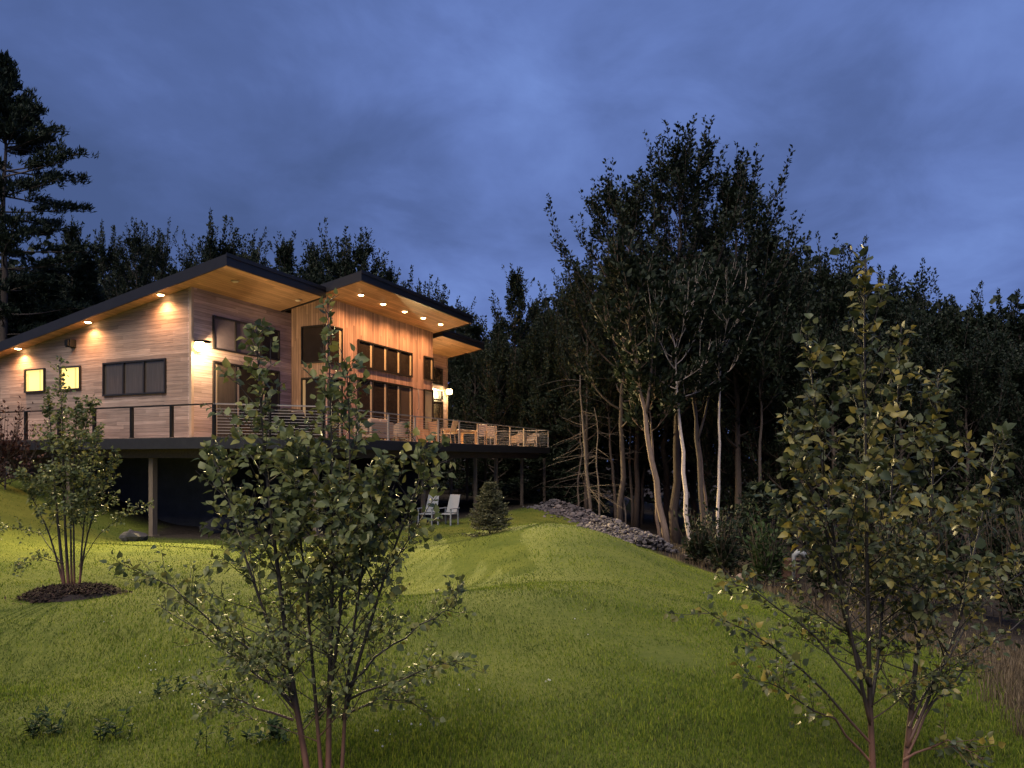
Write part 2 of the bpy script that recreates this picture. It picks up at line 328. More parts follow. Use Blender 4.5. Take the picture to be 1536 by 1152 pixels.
def ground_mat():
    m, nt, b, N, L = mat('ground_soil_and_turf')
    at = N('ShaderNodeAttribute'); at.attribute_name = 'lawn'
    tc = N('ShaderNodeTexCoord')
    def nz(s, d=6):
        n = N('ShaderNodeTexNoise'); L(tc.outputs['Object'], n.inputs['Vector']); n.inputs['Scale'].default_value = s; n.inputs['Detail'].default_value = d; n.inputs['Roughness'].default_value = .65; return n
    a, c = nz(.55), nz(9)
    r1 = N('ShaderNodeValToRGB'); L(a.outputs['Fac'], r1.inputs[0]); e = r1.color_ramp.elements
    e[0].position = .3; e[0].color = (.075, .100, .018, 1); e[1].position = .7; e[1].color = (.150, .165, .030, 1)
    r2 = N('ShaderNodeValToRGB'); L(c.outputs['Fac'], r2.inputs[0]); e = r2.color_ramp.elements
    e[0].position = .3; e[0].color = (.022, .017, .014, 1); e[1].position = .7; e[1].color = (.070, .055, .044, 1)
    mx = N('ShaderNodeMixRGB'); L(at.outputs['Fac'], mx.inputs[0]); L(r2.outputs[0], mx.inputs[1]); L(r1.outputs[0], mx.inputs[2])
    L(mx.outputs[0], b.inputs['Base Color']); b.inputs['Roughness'].default_value = .95; b.inputs['Specular IOR Level'].default_value = .1
    bp = N('ShaderNodeBump'); bp.inputs['Strength'].default_value = .8; bp.inputs['Distance'].default_value = .06; L(c.outputs['Fac'], bp.inputs['Height']); L(bp.outputs[0], b.inputs['Normal'])
    return m
M['ground'] = ground_mat()

# ------------------------------------------------------------------ ground
def build_ground():
    xs = np.concatenate([[-900, -400, -200, -120, -90, -70, -55, -45], np.arange(-38, -14, 1.0), np.arange(-14, 14, .35), np.arange(14, 38, 1.0), [40, 45, 55, 70, 90, 120, 200, 400, 900]])
    ys = np.concatenate([[-200, -60, -25, -12, -6, -3], np.arange(-1, 44, .35), np.arange(44, 70, 1.5), [75, 85, 100, 130, 200, 400, 1200]])
    X, Y = np.meshgrid(xs, ys); Z = H(X, Y)
    V = np.stack([X, Y, Z], -1).reshape(-1, 3); nx = len(xs); ny = len(ys)
    me = bpy.data.meshes.new('ground')
    f = [(j * nx + i, j * nx + i + 1, (j + 1) * nx + i + 1, (j + 1) * nx + i) for j in range(ny - 1) for i in range(nx - 1)]
    me.from_pydata(V.tolist(), [], f); me.update()
    at = me.attributes.new('lawn', 'FLOAT', 'POINT'); at.data.foreach_set('value', lawn_mask(X, Y).ravel().astype(np.float32))
    me.polygons.foreach_set('use_smooth', np.ones(len(me.polygons), bool))
    tag(mesh_obj('ground', me, M['ground']), kind='structure')
build_ground()

# ------------------------------------------------------------------ house (local axes: x along the long front, y into the house, z up)
A0 = np.array([-10.62, 23.19]); UU = np.array([.399, .917]); VV = np.array([-.917, .399]); HRZ = math.atan2(.917, .399)
def ray_local(px, py):
    d = np.array([(px - 768) / F, 1.0]); return np.array([-A0 @ UU, -A0 @ VV, 0.0]), np.array([d @ UU, d @ VV, (HZ - py) / F])
def on_plane(px, py, n, c):
    o, d = ray_local(px, py); n = np.array(n, float); return o + d * ((c - n @ o) / (n @ d))
def at_v(px, py, v): p = on_plane(px, py, (0, 1, 0), v); return p[0], p[2]
def at_u(px, py, u): p = on_plane(px, py, (1, 0, 0), u); return p[1], p[2]
def to_world(p):
    q = A0 + UU * p[0] + VV * p[1]; return np.array([q[0], q[1], p[2] if len(p) > 2 else 0])

ZD = .67                        # deck surface
ZB = -2.9                       # below grade
S1, S2 = 5.70, 5.89             # soffit height at y = 0 of the main roof and of the middle bay roof
SL = -.177                      # roof slope along y
U1, U2, UE, VC = 4.81, 12.9, 17.5, -1.73
def zs(v, s=S1): return s + SL * v

house = tag(empty('house', (A0[0], A0[1], 0), HRZ), 'modern wood-clad house with sloping black-edged roofs and lit soffit lamps on the hill', 'house')
TH = .16
def wall_front(u0, u1, v, s, m, zb=ZD - .12):
    mb = MB(); zt = zs(v, s) + .02
    mb.box(u0, u1, v, v + TH, zb, zt); return mb.build('wall', m, house)
def wall_side(u, v0, v1, s, m, out=-1, zb=ZD - .12):
    mb = MB(); pts = [(u, v0, zb), (u, v1, zb), (u, v1, zs(v1, s) + .02), (u, v0, zs(v0, s) + .02)]
    mb.extrude(pts, (-out * TH, 0, 0)); return mb.build('wall', m, house)
VB = 10.15
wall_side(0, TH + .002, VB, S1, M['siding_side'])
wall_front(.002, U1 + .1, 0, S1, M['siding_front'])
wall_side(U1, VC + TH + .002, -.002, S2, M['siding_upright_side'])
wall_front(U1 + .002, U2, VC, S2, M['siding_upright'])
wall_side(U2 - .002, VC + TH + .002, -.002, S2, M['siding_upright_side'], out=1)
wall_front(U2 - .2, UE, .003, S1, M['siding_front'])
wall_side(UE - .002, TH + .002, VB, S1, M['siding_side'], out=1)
bk = MB(); bk.box(.2, UE - .2, VB - .2, VB, ZB, zs(VB) - .02); bk.build('wall', M['siding_front'], house)
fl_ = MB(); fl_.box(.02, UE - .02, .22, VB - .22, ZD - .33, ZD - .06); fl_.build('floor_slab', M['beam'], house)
# basement storey: dark concrete with openings under the deck
bm_ = MB(); bm_.box(2.6, UE - .1, 1.8, 2.0, ZB, ZD - .34); bm_.box(2.6, 2.8, 2.0, 9.8, ZB, ZD - .34); bm_.build('basement_wall', M['concrete'], house)
for u0, u1 in ((3.4, 5.2), (6.2, 9.2), (11.0, 13.5)):
    mb = MB(); mb.obox((0, 1.8, 0), (1, 0, 0), (0, -1, 0), u0, u1, -2.45, ZD - .55, .004, .03); o = mb.build('basement_door', M['void'], house)
    for a, b in ((u0, u0 + .07), (u1 - .07, u1), ((u0 + u1) / 2 - .04, (u0 + u1) / 2 + .04)):
        f = MB(); f.obox((0, 1.8, 0), (1, 0, 0), (0, -1, 0), a, b, -2.45, ZD - .55, .032, .07); f.build('door_jamb', M['frame'], o)
# corner boards
mb = MB(); mb.box(-.03, .07, -.03, .07, ZD - .1, zs(0) - .01); mb.build('corner_trim', M['trim'], house)
mb = MB(); mb.box(UE - .06, UE + .03, -.03, .07, ZD - .1, zs(0) - .01); mb.build('corner_trim', M['trim'], house)
mb = MB(); mb.obox((0, VC, 0), (1, 0, 0), (0, -1, 0), U1, U2, 3.30, 3.36, .002, .02); mb.build('wall_batten', M['siding_upright'], house)

# roofs: slab + fascia + soffit
def roof(u0, u1, v0, v1, s, nm='roof'):
    t = .30
    def P(u, v, dz): return (u, v, zs(v, s) + dz)
    r = MB(); top = [P(u0, v0, t), P(u1, v0, t), P(u1, v1, t), P(u0, v1, t)]
    r.prism(top, .26); ro = r.build(nm, M['roofing'], house)
    so = MB(); so.prism([P(u0 + .05, v0 + .05, .038), P(u1 - .05, v0 + .05, .038), P(u1 - .05, v1, .038), P(u0 + .05, v1, .038)], .038); so.build('soffit', M['soffit'], ro)
    fa = MB(); w = .05
    fa.prism([P(u0 - w, v0 - w, t + .03), P(u1 + w, v0 - w, t + .03), P(u1 + w, v0, t + .03), P(u0 - w, v0, t + .03)], .36)
    fa.prism([P(u0 - w, v0, t + .028), P(u0, v0, t + .028), P(u0, v1, t + .028), P(u0 - w, v1, t + .028)], .355)
    fa.prism([P(u1, v0, t + .028), P(u1 + w, v0, t + .028), P(u1 + w, v1, t + .028), P(u1, v1, t + .028)], .355)
    fa.prism([P(u0 - w - .03, v0 - w - .03, t + .05), P(u1 + w, v0 - w - .03, t + .05), P(u1 + w, v0 - w - .004, t + .05), P(u0 - w - .03, v0 - w - .004, t + .05)], .12)
    fa.build('fascia', M['fascia'], ro); return ro
roof(-.5, U1 - .58, -2.06, VB + 1.0, S1)
roof(U2 + .34, UE + .35, -2.06, VB + 1.0, S1)
roof(U1 - .515, U2 + .28, -3.68, VB + .9, S2)
mb = MB(); p0 = (1.9, 4.4, zs(4.4) + .5); mb.tube([(1.5, 4.4, zs(4.4) + .30), (1.5, 4.4, zs(4.4) + .62), (1.2, 4.2, zs(4.4) + .75)], [.05, .05, .05], 8)
mb.build('roof_vent', M['black'], house)

# windows and doors
FRONT = ((1, 0, 0), (0, -1, 0)); SIDE = ((0, 1, 0), (-1, 0, 0))
def window(o, fr, s0, s1, z0, z1, splits, name='window', panes=None, jamb=False, fw=.055, jside=1):
    a, n = fr
    f = MB()
    f.obox(o, a, n, s0 - .03, s1 + .03, z1, z1 + fw, .003, .075); f.obox(o, a, n, s0 - .03, s1 + .03, z0 - fw, z0, .003, .08)
    f.obox(o, a, n, s0 - .03, s0 + fw - .03, z0, z1, .003, .075); f.obox(o, a, n, s1 - fw + .03, s1 + .03, z0, z1, .003, .075)
    xs = [s0 + fw - .03] + list(splits) + [s1 - fw + .03]
    for x in splits: f.obox(o, a, n, x - .035, x + .035, z0, z1, .003, .065)
    root = f.build(name, M['frame'], house)
    for i in range(len(xs) - 1):
        l = xs[i] + (.035 if i else 0); r = xs[i + 1] - (.035 if i < len(xs) - 2 else 0)
        pm = (panes[i] if panes else 'pane')
        p = MB(); p.obox(o, a, n, l, r, z0, z1, .006, .014); p.build('pane', M[pm], root)
        if jamb:
            w = min(.13, (r - l) * .22); j = MB()
            if jside > 0: j.obox(o, a, n, r - w, r - .004, z0 + .03, z1 - .03, .016, .026)
            else: j.obox(o, a, n, l + .004, l + w, z0 + .03, z1 - .03, .016, .026)
            j.build('jamb', M['jamb'], root)
    return root
oL = (0, 0, 0)
def rectL(x0, x1, yt, yb):
    a, b = at_u(x1, yt, 0), at_u(x0, yb, 0); c = at_u(x1, yb, 0); d = at_u(x0, yt, 0)
    return a[0], b[0], (b[1] + c[1]) / 2, (a[1] + d[1]) / 2
for x0, x1, yt, yb in ((39.5, 68, 555.5, 586.5), (92.5, 121.5, 552.0, 583)):
    v0, v1, z0, z1 = rectL(x0, x1, yt, yb)
    w = window(oL, SIDE, v0, v1, z0, z1, [], panes=['lit'])
    w['label'] = 'glowing yellow square window'
    for a_, b_, c_ in ((v0 + .22, v0 + .30, .02), (v1 - .16, v1 - .06, .12)):
        r_ = MB(); r_.obox(oL, *SIDE, a_, b_, z0 + .02, z1 - c_, .016, .03); r_.build('curtain', M['lit_dim'], w)
v0, v1, z0, z1 = rectL(157, 249, 543.5, 590)
window(oL, SIDE, v0, v1, z0, z1, [v0 + (v1 - v0) * .333, v0 + (v1 - v0) * .667], panes=['pane_curtain'] * 3)
# front, wing by the corner
u0, zt = at_v(319.5, 475.6, 0); u1, _ = at_v(417, 500, 0); _, zb = at_v(319.5, 521.5, 0); um, _ = at_v(352.6, 500, 0); um2, _ = at_v(391, 500, 0)
M['pane_painted_sky'] = plain('painted_sky_glass', (.15, .125, .14), .08, noise=.25, nscale=1.5)  # lilac base colour paints the reflected sky onto the upper panes
window(oL, FRONT, u0, u1, zb, zt, [um, um2], panes=['pane_painted_sky', 'pane_painted_sky', 'pane'])
_, zt2 = at_v(319.5, 543.5, 0)
window(oL, FRONT, u0, u1, ZD + .04, zt2, [um, um2], name='glass_door', panes=['pane_curtain', 'pane', 'pane'], jamb=True, jside=-1)
# return wall of the middle bay
oR = (U1, 0, 0)
v0, zt = at_u(488, 470, U1); v1, _ = at_u(454, 500, U1)
window(oR, SIDE, VC + .1, v1, 3.75, 5.10, [], name='window'); window(oR, SIDE, VC + .1, v1, ZD + .04, 3.10, [], name='glass_door', jamb=True)
oC = (0, VC, 0)
def rectC(x0, x1, yt, yb):     # yt at x0, yb at x1
    a = at_v(x0, yt, VC); b = at_v(x1, yb, VC); return a[0], b[0], b[1], a[1]
u0, zt = at_v(493, 500, VC); u1, zt = at_v(511.7, 503, VC)
window(oC, FRONT, U1 + .1, u1, 3.75, 5.10, [], jamb=True); window(oC, FRONT, U1 + .1, u1, ZD + .04, 3.10, [], name='glass_door', jamb=True)
u0, u1, zb, zt = rectC(536.5, 616.7, 511, 564.5)
window(oC, FRONT, u0, u1, zb, zt, [u0 + (u1 - u0) * k for k in (.245, .5, .755)], jamb=True)
_, zt = at_v(536.5, 568, VC)
window(oC, FRONT, u0, u1, ZD + .04, zt, [u0 + (u1 - u0) * k for k in (.245, .5, .755)], name='glass_door', panes=['pane', 'pane', 'pane', 'pane_curtain'], jamb=True)
u0, u1, zb, zt = rectC(635.5, 648, 535.5, 570)
window(oC, FRONT, u0, U2 - .06, zb, zt, [], jamb=True)
u0, u1, zb, zt = rectC(635.5, 648, 585.5, 643)
w = window(oC, FRONT, u0, U2 - .06, zb, zt, [], panes=['blind'])
# right wing
u0, zt = at_v(652, 553, 0); u1, zb = at_v(662.5, 578, 0)
window((0, .003, 0), FRONT, U2 + .25, u1, zb, zt, [])
u0, zt = at_v(652, 585, 0); u1, zb = at_v(663, 598, 0)
w = window((0, .003, 0), FRONT, U2 + .25, u1, zb, zt, [], panes=['blind'])
_, zt = at_v(652, 602, 0)
window((0, .003, 0), FRONT, U2 + .25, u1, ZD + .04, zt, [], name='glass_door')
# hanging cord on the bay wall
mb = MB(); c0 = at_v(626, 583, VC); c1 = at_v(627, 613, VC)
mb.tube([(c0[0], VC - .04, c0[1]), (c0[0] + .05, VC - .05, (c0[1] + c1[1]) / 2), (c1[0] + .02, VC - .04, c1[1]), (c1[0] - .1, VC - .04, c1[1] - .06)], [.018] * 4, 6)
mb.build('hanging_cord', M['white'], house, smooth=True)

def add_spot(parent, loc, tgt_dir, power, ang, blend, col, size=.05):
    l = bpy.data.lights.new('lamp_light', 'SPOT'); l.energy = power; l.spot_size = math.radians(ang); l.spot_blend = blend; l.color = col; l.shadow_soft_size = size
    o = bpy.data.objects.new('lamp_light', l); link(o, parent); o.location = loc
    o.rotation_euler = Vector(tgt_dir).to_track_quat('-Z', 'Y').to_euler(); return o
def add_point(parent, loc, power, col, size=.06):
    l = bpy.data.lights.new('lamp_light', 'POINT'); l.energy = power; l.color = col; l.shadow_soft_size = size
    o = bpy.data.objects.new('lamp_light', l); link(o, parent); o.location = loc; return o
WARM = (1.0, .68, .36); AMBER = (1.0, .48, .19)
# recessed soffit lamps
def soffit_lamp(u, v, s, on=True):
    z = zs(v, s)
    r = MB(); r.lathe((u, v, z - .02), [(.125, 0), (.14, .006), (.14, .019), (.10, .0195)], 20); root = r.build('soffit_lamp', M['trim'], house, smooth=True)
    g = MB(); g.lathe((u, v, z - .028), [(.02, -.03), (.07, -.022), (.105, .0), (.105, .008)], 16); g.build('lamp_glass', M['can' if on else 'can_off'], root, smooth=True)
    if on: add_spot(root, (u, v, z - .10), (-.30 if u < 0 else 0, 0, -1), P_SOFFIT * 4.2, 165 if u < 0 else 150, 1.0, AMBER, .07)
for px, py in ((241, 438), (132, 482.5), (27, 523.5)):
    p = on_plane(px, py, (1, 0, 0), -.24); soffit_lamp(-.24, p[1], S1)
for px, py in ((541.5, 442), (575, 455.5), (607, 467), (635, 476.5), (661, 486)):
    p = on_plane(px, py, (0, -SL, 1), S2); soffit_lamp(p[0], p[1], S2)
for px, py in ((352.5, 421.5), (447, 450)):
    p = on_plane(px, py, (0, -SL, 1), S1); soffit_lamp(p[0], p[1], S1, False)
# dark unlit flood-light box on the side wall
v, z = at_u(111, 516, 0); mb = MB(); mb.box(-.24, -.002, v - .13, v + .13, z - .14, z + .14); mb.box(-.30, -.242, v - .09, v + .09, z - .10, z + .10)
mb.build('flood_box', M['black'], house, bevel=.01)

# two jelly-jar wall lamps, the flood light of the yard
def wall_lamp(u, z, label, aim, power, ang, glow=1.0):
    r = MB(); r.box(u - .07, u + .07, -.03, -.002, z - .16, z + .12); h_ = MB(); h_.lathe((u, -.33, z + .10), [(.03, .03), (.10, .025), (.28, .0), (.28, -.015)], 20); r.bar((u, -.03, z + .13), (u, -.15, z + .13), .03, .03)  # black disc over the spot is added to cut off its upward light
    root = r.build('wall_lamp', M['black'], house); root['label'] = label; h_.build('added_light_shield', M['light_shield'], root)
    g = MB(); g.lathe((u, -.19, z - .22), [(.07, .0), (.14, .04), (.18, .13), (.15, .295)], 16); g.build('lamp_glass', M['lamp'], root, smooth=True)
    add_spot(root, (u, -.345, z + .035), aim, power, ang, 1.0, (1.0, .79, .38), .045)
    add_point(root, (u, -.42, z - .1), P_GLOBE * glow, WARM, .1)
def local_dir(w): return (w[0] * UU[0] + w[1] * UU[1], w[0] * VV[0] + w[1] * VV[1], w[2])
uL, zL = at_v(298, 517, -.14); uR, zR = at_v(672.5, 586, -.14)
wall_lamp(uL, zL, 'glaring wall lamp at the near house corner', local_dir((.20, -1, -.46)), P_WALL_LEFT, 158)
wall_lamp(min(uR, UE - .12), zR, 'glaring wall lamp at the far house corner', local_dir((.30, -1, -.42)), P_WALL_RIGHT, 120, .35)

# ------------------------------------------------------------------ raised deck
deck = tag(empty('raised_deck', (A0[0], A0[1], 0), HRZ), 'long raised timber deck with steel cable railing round the house front', 'deck')
C1, C2, D1, D2, E1 = (-1.2, -2.24), (1.1, -4.54), (21.72, -4.54), (21.72, 1.2), (17.7, 1.2)
BK = 10.8
poly = [(-1.2, BK), C1, C2, D1, D2, E1, (17.7, .2), (.02, .2), (.02, BK)]
mb = MB(); mb.prism([(x, y, ZD) for x, y in poly], .05); mb.build('deck_floor', M['deck'], deck)
fm = MB(); bmM = MB()
edge = [(-1.2, BK), C1, C2, D1, D2, E1]
def inset(p, q, k):
    d = Vector((q[0] - p[0], q[1] - p[1], 0)).normalized(); n = Vector((-d.y, d.x, 0)); return n * k
for p, q in zip(edge[:-1], edge[1:]):
    n = inset(p, q, .05); d = (Vector((q[0] - p[0], q[1] - p[1], 0))).normalized() * .02
    fm.bar((p[0] - n.x * .0 - d.x, p[1] - n.y * .0 - d.y, ZD - .19), (q[0] + d.x, q[1] + d.y, ZD - .19), .05, .34)
    n = inset(p, q, .55); a_ = 1.1
    dd = (Vector((q[0] - p[0], q[1] - p[1], 0))).normalized() * .5
    bmM.bar((p[0] + n.x + dd.x, p[1] + n.y + dd.y, ZD - .50), (q[0] + n.x - dd.x, q[1] + n.y - dd.y, ZD - .50), .14, .30)
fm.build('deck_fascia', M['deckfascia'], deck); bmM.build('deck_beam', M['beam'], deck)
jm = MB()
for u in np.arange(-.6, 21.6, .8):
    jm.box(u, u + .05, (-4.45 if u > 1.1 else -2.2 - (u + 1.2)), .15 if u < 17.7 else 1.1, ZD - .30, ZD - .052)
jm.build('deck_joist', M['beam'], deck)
# posts below the deck
pv = at_u(229.5, 700, -.55); posts = [(-.55, pv[0], .095)]
for px in (651.5, 713, 743.6, 782.7, 816.5):
    p = on_plane(px, 700, (0, 1, 0), -3.98); posts.append((p[0], p[1], .07))
for u in (1.4, 5.0, 8.2): posts.append((u, -3.98, .075))
posts += [(21.2, -.6, .06), (21.2, .65, .06), (-.55, 5.2, .1), (-.55, 8.5, .1), (15.2, -1.5, .06), (18.0, -1.5, .06)]
for u, v, r in posts:
    w = to_world((u, v)); zg = float(H(w[0], w[1])) - .1
    mb = MB(); mb.box(u - r, u + r, v - r, v + r, zg, ZD - .652 + (.0 if v < -3 or u < 0 else .3)); mb.box(u - r * 1.5, u + r * 1.5, v - r * 1.5, v + r * 1.5, zg - .2, zg + .13); mb.build('deck_post', M['post'], deck, bevel=.008)
# railing
rail = tag(empty('railing', parent=deck), None); top = MB(); top_side = MB(); cab = MB()
RH = 1.0
def rail_run(p, q, n, cables=9, ends=(True, True)):
    p, q = Vector((*p, 0)), Vector((*q, 0))
    for i in range(n + 1):
        if (i == 0 and not ends[0]) or (i == n and not ends[1]): continue
        c = p.lerp(q, i / n); m = MB(); w_ = .045 if cables == 0 else .032; m.box(c.x - w_, c.x + w_, c.y - w_, c.y + w_, ZD, ZD + RH - .022); m.box(c.x - .06, c.x + .06, c.y - .06, c.y + .06, ZD, ZD + .015); m.build('rail_post', M['black'] if p.x < 1.2 and q.x < 1.2 else M['steel'], rail)
    d = (q - p).normalized() * .03
    (top_side if cables == 0 else top).bar((p.x - d.x, p.y - d.y, ZD + RH), (q.x + d.x, q.y + d.y, ZD + RH), .07, .04)
    for k in range(cables):
        z = ZD + .10 + k * (RH - .16) / cables
        cab.bar((p.x, p.y, z), (q.x, q.y, z), .014, .018)
i_ = .06
c1, c2, d1, d2, e1 = (-1.2 + i_, -2.24 + i_ * .4), (1.1 + i_ * .4, -4.54 + i_), (21.72 - i_, -4.54 + i_), (21.72 - i_, 1.2 - i_), (17.75, 1.2 - i_)
rail_run((-1.2 + i_, BK - .5), c1, 7, cables=0)
rail_run(c1, c2, 2, ends=(False, True)); rail_run(c2, d1, 11, ends=(False, True)); rail_run(d1, d2, 3, ends=(False, True)); rail_run(d2, e1, 2, ends=(False, True))
top.build('top_rail', M['steel'], rail); top_side.build('top_rail', M['black'], rail); cab.build('rail_cable', M['steel'], rail)

# ------------------------------------------------------------------ furniture on the deck and below it (local house frame -> world)
def lempty(name, u, v, z, rz, label, cat, group=None):
    w = to_world((u, v)); return tag(empty(name, (w[0], w[1], z), HRZ + rz), label, cat, group)
def lounge_chair_mesh(w=.8, name='club_chair', label='', cat='armchair', u=0, v=0, rz=0, group=None, cushm='cushion', frm='wicker'):
    r = lempty(name, u, v, ZD, rz, label, cat, group)
    m = MB(); m.box(-w / 2 + .1, w / 2 - .1, -.32, .30, .20, .34); m.build('seat', M[frm], r, bevel=.02)
    m = MB(); m.box(-w / 2 + .11, w / 2 - .11, -.34, .20, .342, .47); m.build('seat_cushion', M[cushm], r, bevel=.04)
    # curved shell: back and arms in one bent band
    m = MB(); n = 14; pts = []
    for i in range(n + 1):
        t = math.pi * (i / n); x = -math.cos(t) * w / 2; y = -.34 + .70 * math.sin(t) ** .6
        zt = .60 + .24 * math.sin(t) ** 2; pts.append((x, y, zt))
    vs = []
    for x, y, zt in pts:
        k = .90
        vs += [(x, y, .20), (x * 1.04, y * 1.03, zt), (x * k, (y - .0) * k, .20), (x * k, y * k, zt - .01)]
    fs = []
    for i in range(n):
        a, b = i * 4, i * 4 + 4; fs += [(a, b, b + 1, a + 1), (a + 2, a + 3, b + 3, b + 2), (a + 1, b + 1, b + 3, a + 3), (a, a + 2, b + 2, b)]
    fs += [(0, 1, 3, 2), (n * 4, n * 4 + 2, n * 4 + 3, n * 4 + 1)]
    m.add(vs, fs); m.build('backrest', M[frm], r, smooth=False)
    for sx in (-1, 1):
        for sy in (-1, 1):
            m = MB(); m.tube([(sx * (w / 2 - .12), sy * .26, .205), (sx * (w / 2 - .08), sy * .32, 0)], [.026, .018], 8); m.build('leg', M['teak'], r)
    return r
def sofa(u, v, rz, w, label):
    r = lempty('outdoor_sofa', u, v, ZD, rz, label, 'sofa')
    m = MB(); m.box(-w / 2, w / 2, -.38, .38, .12, .30); m.build('seat', M['wicker'], r, bevel=.02)
    m = MB(); m.box(-w / 2, w / 2, .26, .38, .302, .74); m.build('backrest', M['wicker'], r, bevel=.03)
    for sx in (-1, 1):
        m = MB(); m.box(sx * w / 2 - .07, sx * w / 2 + .07, -.38, .25, .302, .60); m.build('armrest', M['wicker'], r, bevel=.03)
    k = max(1, int(round(w / .75)))
    for i in range(k):
        x0 = -w / 2 + .09 + i * (w - .18) / k
        m = MB(); m.box(x0, x0 + (w - .18) / k - .02, -.40, .24, .304, .44); m.build('seat_cushion', M['cushion'], r, bevel=.04)
        m = MB(); m.box(x0 + .01, x0 + (w - .18) / k - .03, .10, .255, .445, .86); m.build('back_cushion', M['cushion'], r, bevel=.05)
    for sx in (-1, 1):
        for sy in (-1, 1):
            m = MB(); m.box(sx * (w / 2 - .08) - .03, sx * (w / 2 - .08) + .03, sy * .3 - .03, sy * .3 + .03, 0, .118); m.build('leg', M['teak'], r)
    return r
def dining_chair(u, v, rz, label, group, m_seat, m_back):
    r = lempty('dining_chair', u, v, ZD, rz, label, 'chair', group)
    m = MB(); m.box(-.24, .24, -.25, .22, .43, .47); m.build('seat', M[m_seat], r, bevel=.012)
    m = MB(); m.extrude([(-.235, .20, .50), (.235, .20, .50), (.225, .36, 1.06), (-.225, .36, 1.06)], (0, .03, 0)); m.build('backrest', M[m_back], r, bevel=.012)
    for sx in (-1, 1):
        m = MB(); m.bar((sx * .245, -.23, 0), (sx * .245, -.23, .66), .035, .035); m.build('leg', M['teak'], r)
        m = MB(); m.bar((sx * .255, .25, 0), (sx * .255, .21, .47), .035, .035); m.bar((sx * .255, .21, .47), (sx * .245, .38, 1.08), .035, .035); m.build('leg', M['teak'], r)
        m = MB(); m.bar((sx * .25, -.26, .672), (sx * .255, .25, .672), .05, .024); m.build('armrest', M['teak'], r)
    return r
def local_at(px, v): return on_plane(px, 650, (0, 1, 0), v)[0]
sofa(local_at(562, -3.4), -3.4, math.pi, 1.5, 'cream cushioned outdoor sofa in front of the sliding glass doors')
lounge_chair_mesh(.8, 'club_chair', 'single cream tub chair beside the outdoor sofa', 'armchair', local_at(596, -3.3), -3.3, math.pi * .9, cushm='cushion')
g = 'dining chairs round the deck table'
dining_chair(local_at(656, -2.6), -2.6, 1.4, 'pale high-backed dining chair nearest the blind-covered window', g, 'cushion', 'cushion')
dining_chair(local_at(672, -3.75), -3.75, math.pi + .1, 'pale high-backed dining chair with its back to the railing', g, 'cushion', 'cushion')
dining_chair(local_at(721, -3.6), -3.6, -1.3, 'dark grey sling dining chair standing nearer the table end', g, 'sling', 'sling')
dining_chair(local_at(737, -3.3), -3.3, -1.15, 'dark grey sling dining chair standing farther from the table', g, 'sling', 'sling')
ut = (local_at(676, -2.9) + local_at(712, -2.9)) / 2 + .2
t = lempty('dining_table', ut, -2.7, ZD, 0, 'teak dining table on the deck between high-backed chairs', 'table')
m = MB(); m.box(-1.0, 1.0, -.5, .5, .70, .745); m.build('tabletop', M['teak'], t, bevel=.008)
m = MB(); m.box(-.9, .9, -.42, .42, .61, .698); m.build('table_apron', M['teak'], t)
for sx in (-1, 1):
    for sy in (-1, 1):
        m = MB(); m.box(sx * .88 - .04, sx * .88 + .04, sy * .40 - .04, sy * .40 + .04, 0, .608); m.build('leg', M['teak'], t)
g = 'tan tub chairs at the deck end'
lounge_chair_mesh(.82, 'club_chair', 'tan tub chair facing the house near the deck end', 'armchair', local_at(780, -3.7), -3.7, math.pi * .8, g)
lounge_chair_mesh(.82, 'club_chair', 'tan tub chair turned sideways at the last railing posts', 'armchair', local_at(799, -3.8), -3.8, -math.pi * .55, g)
# gas grill by the inner corner
b_ = lempty('gas_grill', local_at(437, -1.6), -1.6, ZD, 0, 'black gas grill with closed lid on the deck behind the birch', 'grill')
m = MB(); m.box(-.55, .55, -.26, .26, .10, .82); m.build('cabinet', M['black'], b_, bevel=.01)
m = MB(); n = 10; pr = [(.30 * math.cos(math.pi * i / n), .30 * math.sin(math.pi * i / n) + .84) for i in range(n + 1)]
m.extrude([(-.38, y, z) for y, z in pr], (.76, 0, 0)); m.build('lid', M['black'], b_)
m = MB(); m.bar((-.28, -.33, 1.0), (.28, -.33, 1.0), .03, .03); m.bar((-.28, -.33, 1.0), (-.28, -.25, 1.0), .02, .02); m.bar((.28, -.33, 1.0), (.28, -.25, 1.0), .02, .02); m.build('handle', M['steel'], b_)
for sx in (-1, 1):
    m = MB(); m.box(sx * .55 if sx > 0 else -.9, .9 if sx > 0 else -.55, -.24, .24, .80, .835); m.build('side_shelf', M['black'], b_)
for sx in (-1, 1):
    m = MB(); m.tube([(sx * .42 - .02, -.2, .06), (sx * .42 + .02, -.2, .06)], [.06, .06], 12); m.build('wheel', M['black'], b_)

# white resin chairs on the grass below the deck
def patio_chair(px, py, Y, rz, label):
    p = PX(px, py, Y); z = float(H(p[0], p[1]))
    r = tag(empty('patio_chair', (p[0], p[1], z), rz), label, 'chair', 'white chairs under the deck')
    m = MB(); m.box(-.28, .28, -.27, .25, .40, .44); m.build('seat', M['white'], r, bevel=.015)
    m = MB(); m.extrude([(-.26, .24, .46), (.26, .24, .46), (.235, .50, 1.15), (-.235, .50, 1.15)], (0, .035, 0)); m.build('backrest', M['white'], r, bevel=.015)
    for sx in (-1, 1):
        m = MB(); m.bar((sx * .29, -.25, 0), (sx * .29, -.25, .62), .045, .045); m.build('leg', M['white'], r)
        m = MB(); m.bar((sx * .29, .27, 0), (sx * .29, .24, .62), .045, .045); m.build('leg', M['white'], r)
        m = MB(); m.bar((sx * .29, -.30, .64), (sx * .29, .34, .64), .07, .03); m.build('armrest', M['white'], r)
    return r
patio_chair(672, 776, 27.2, -.5, 'white resin armchair under the deck nearer the small spruce')
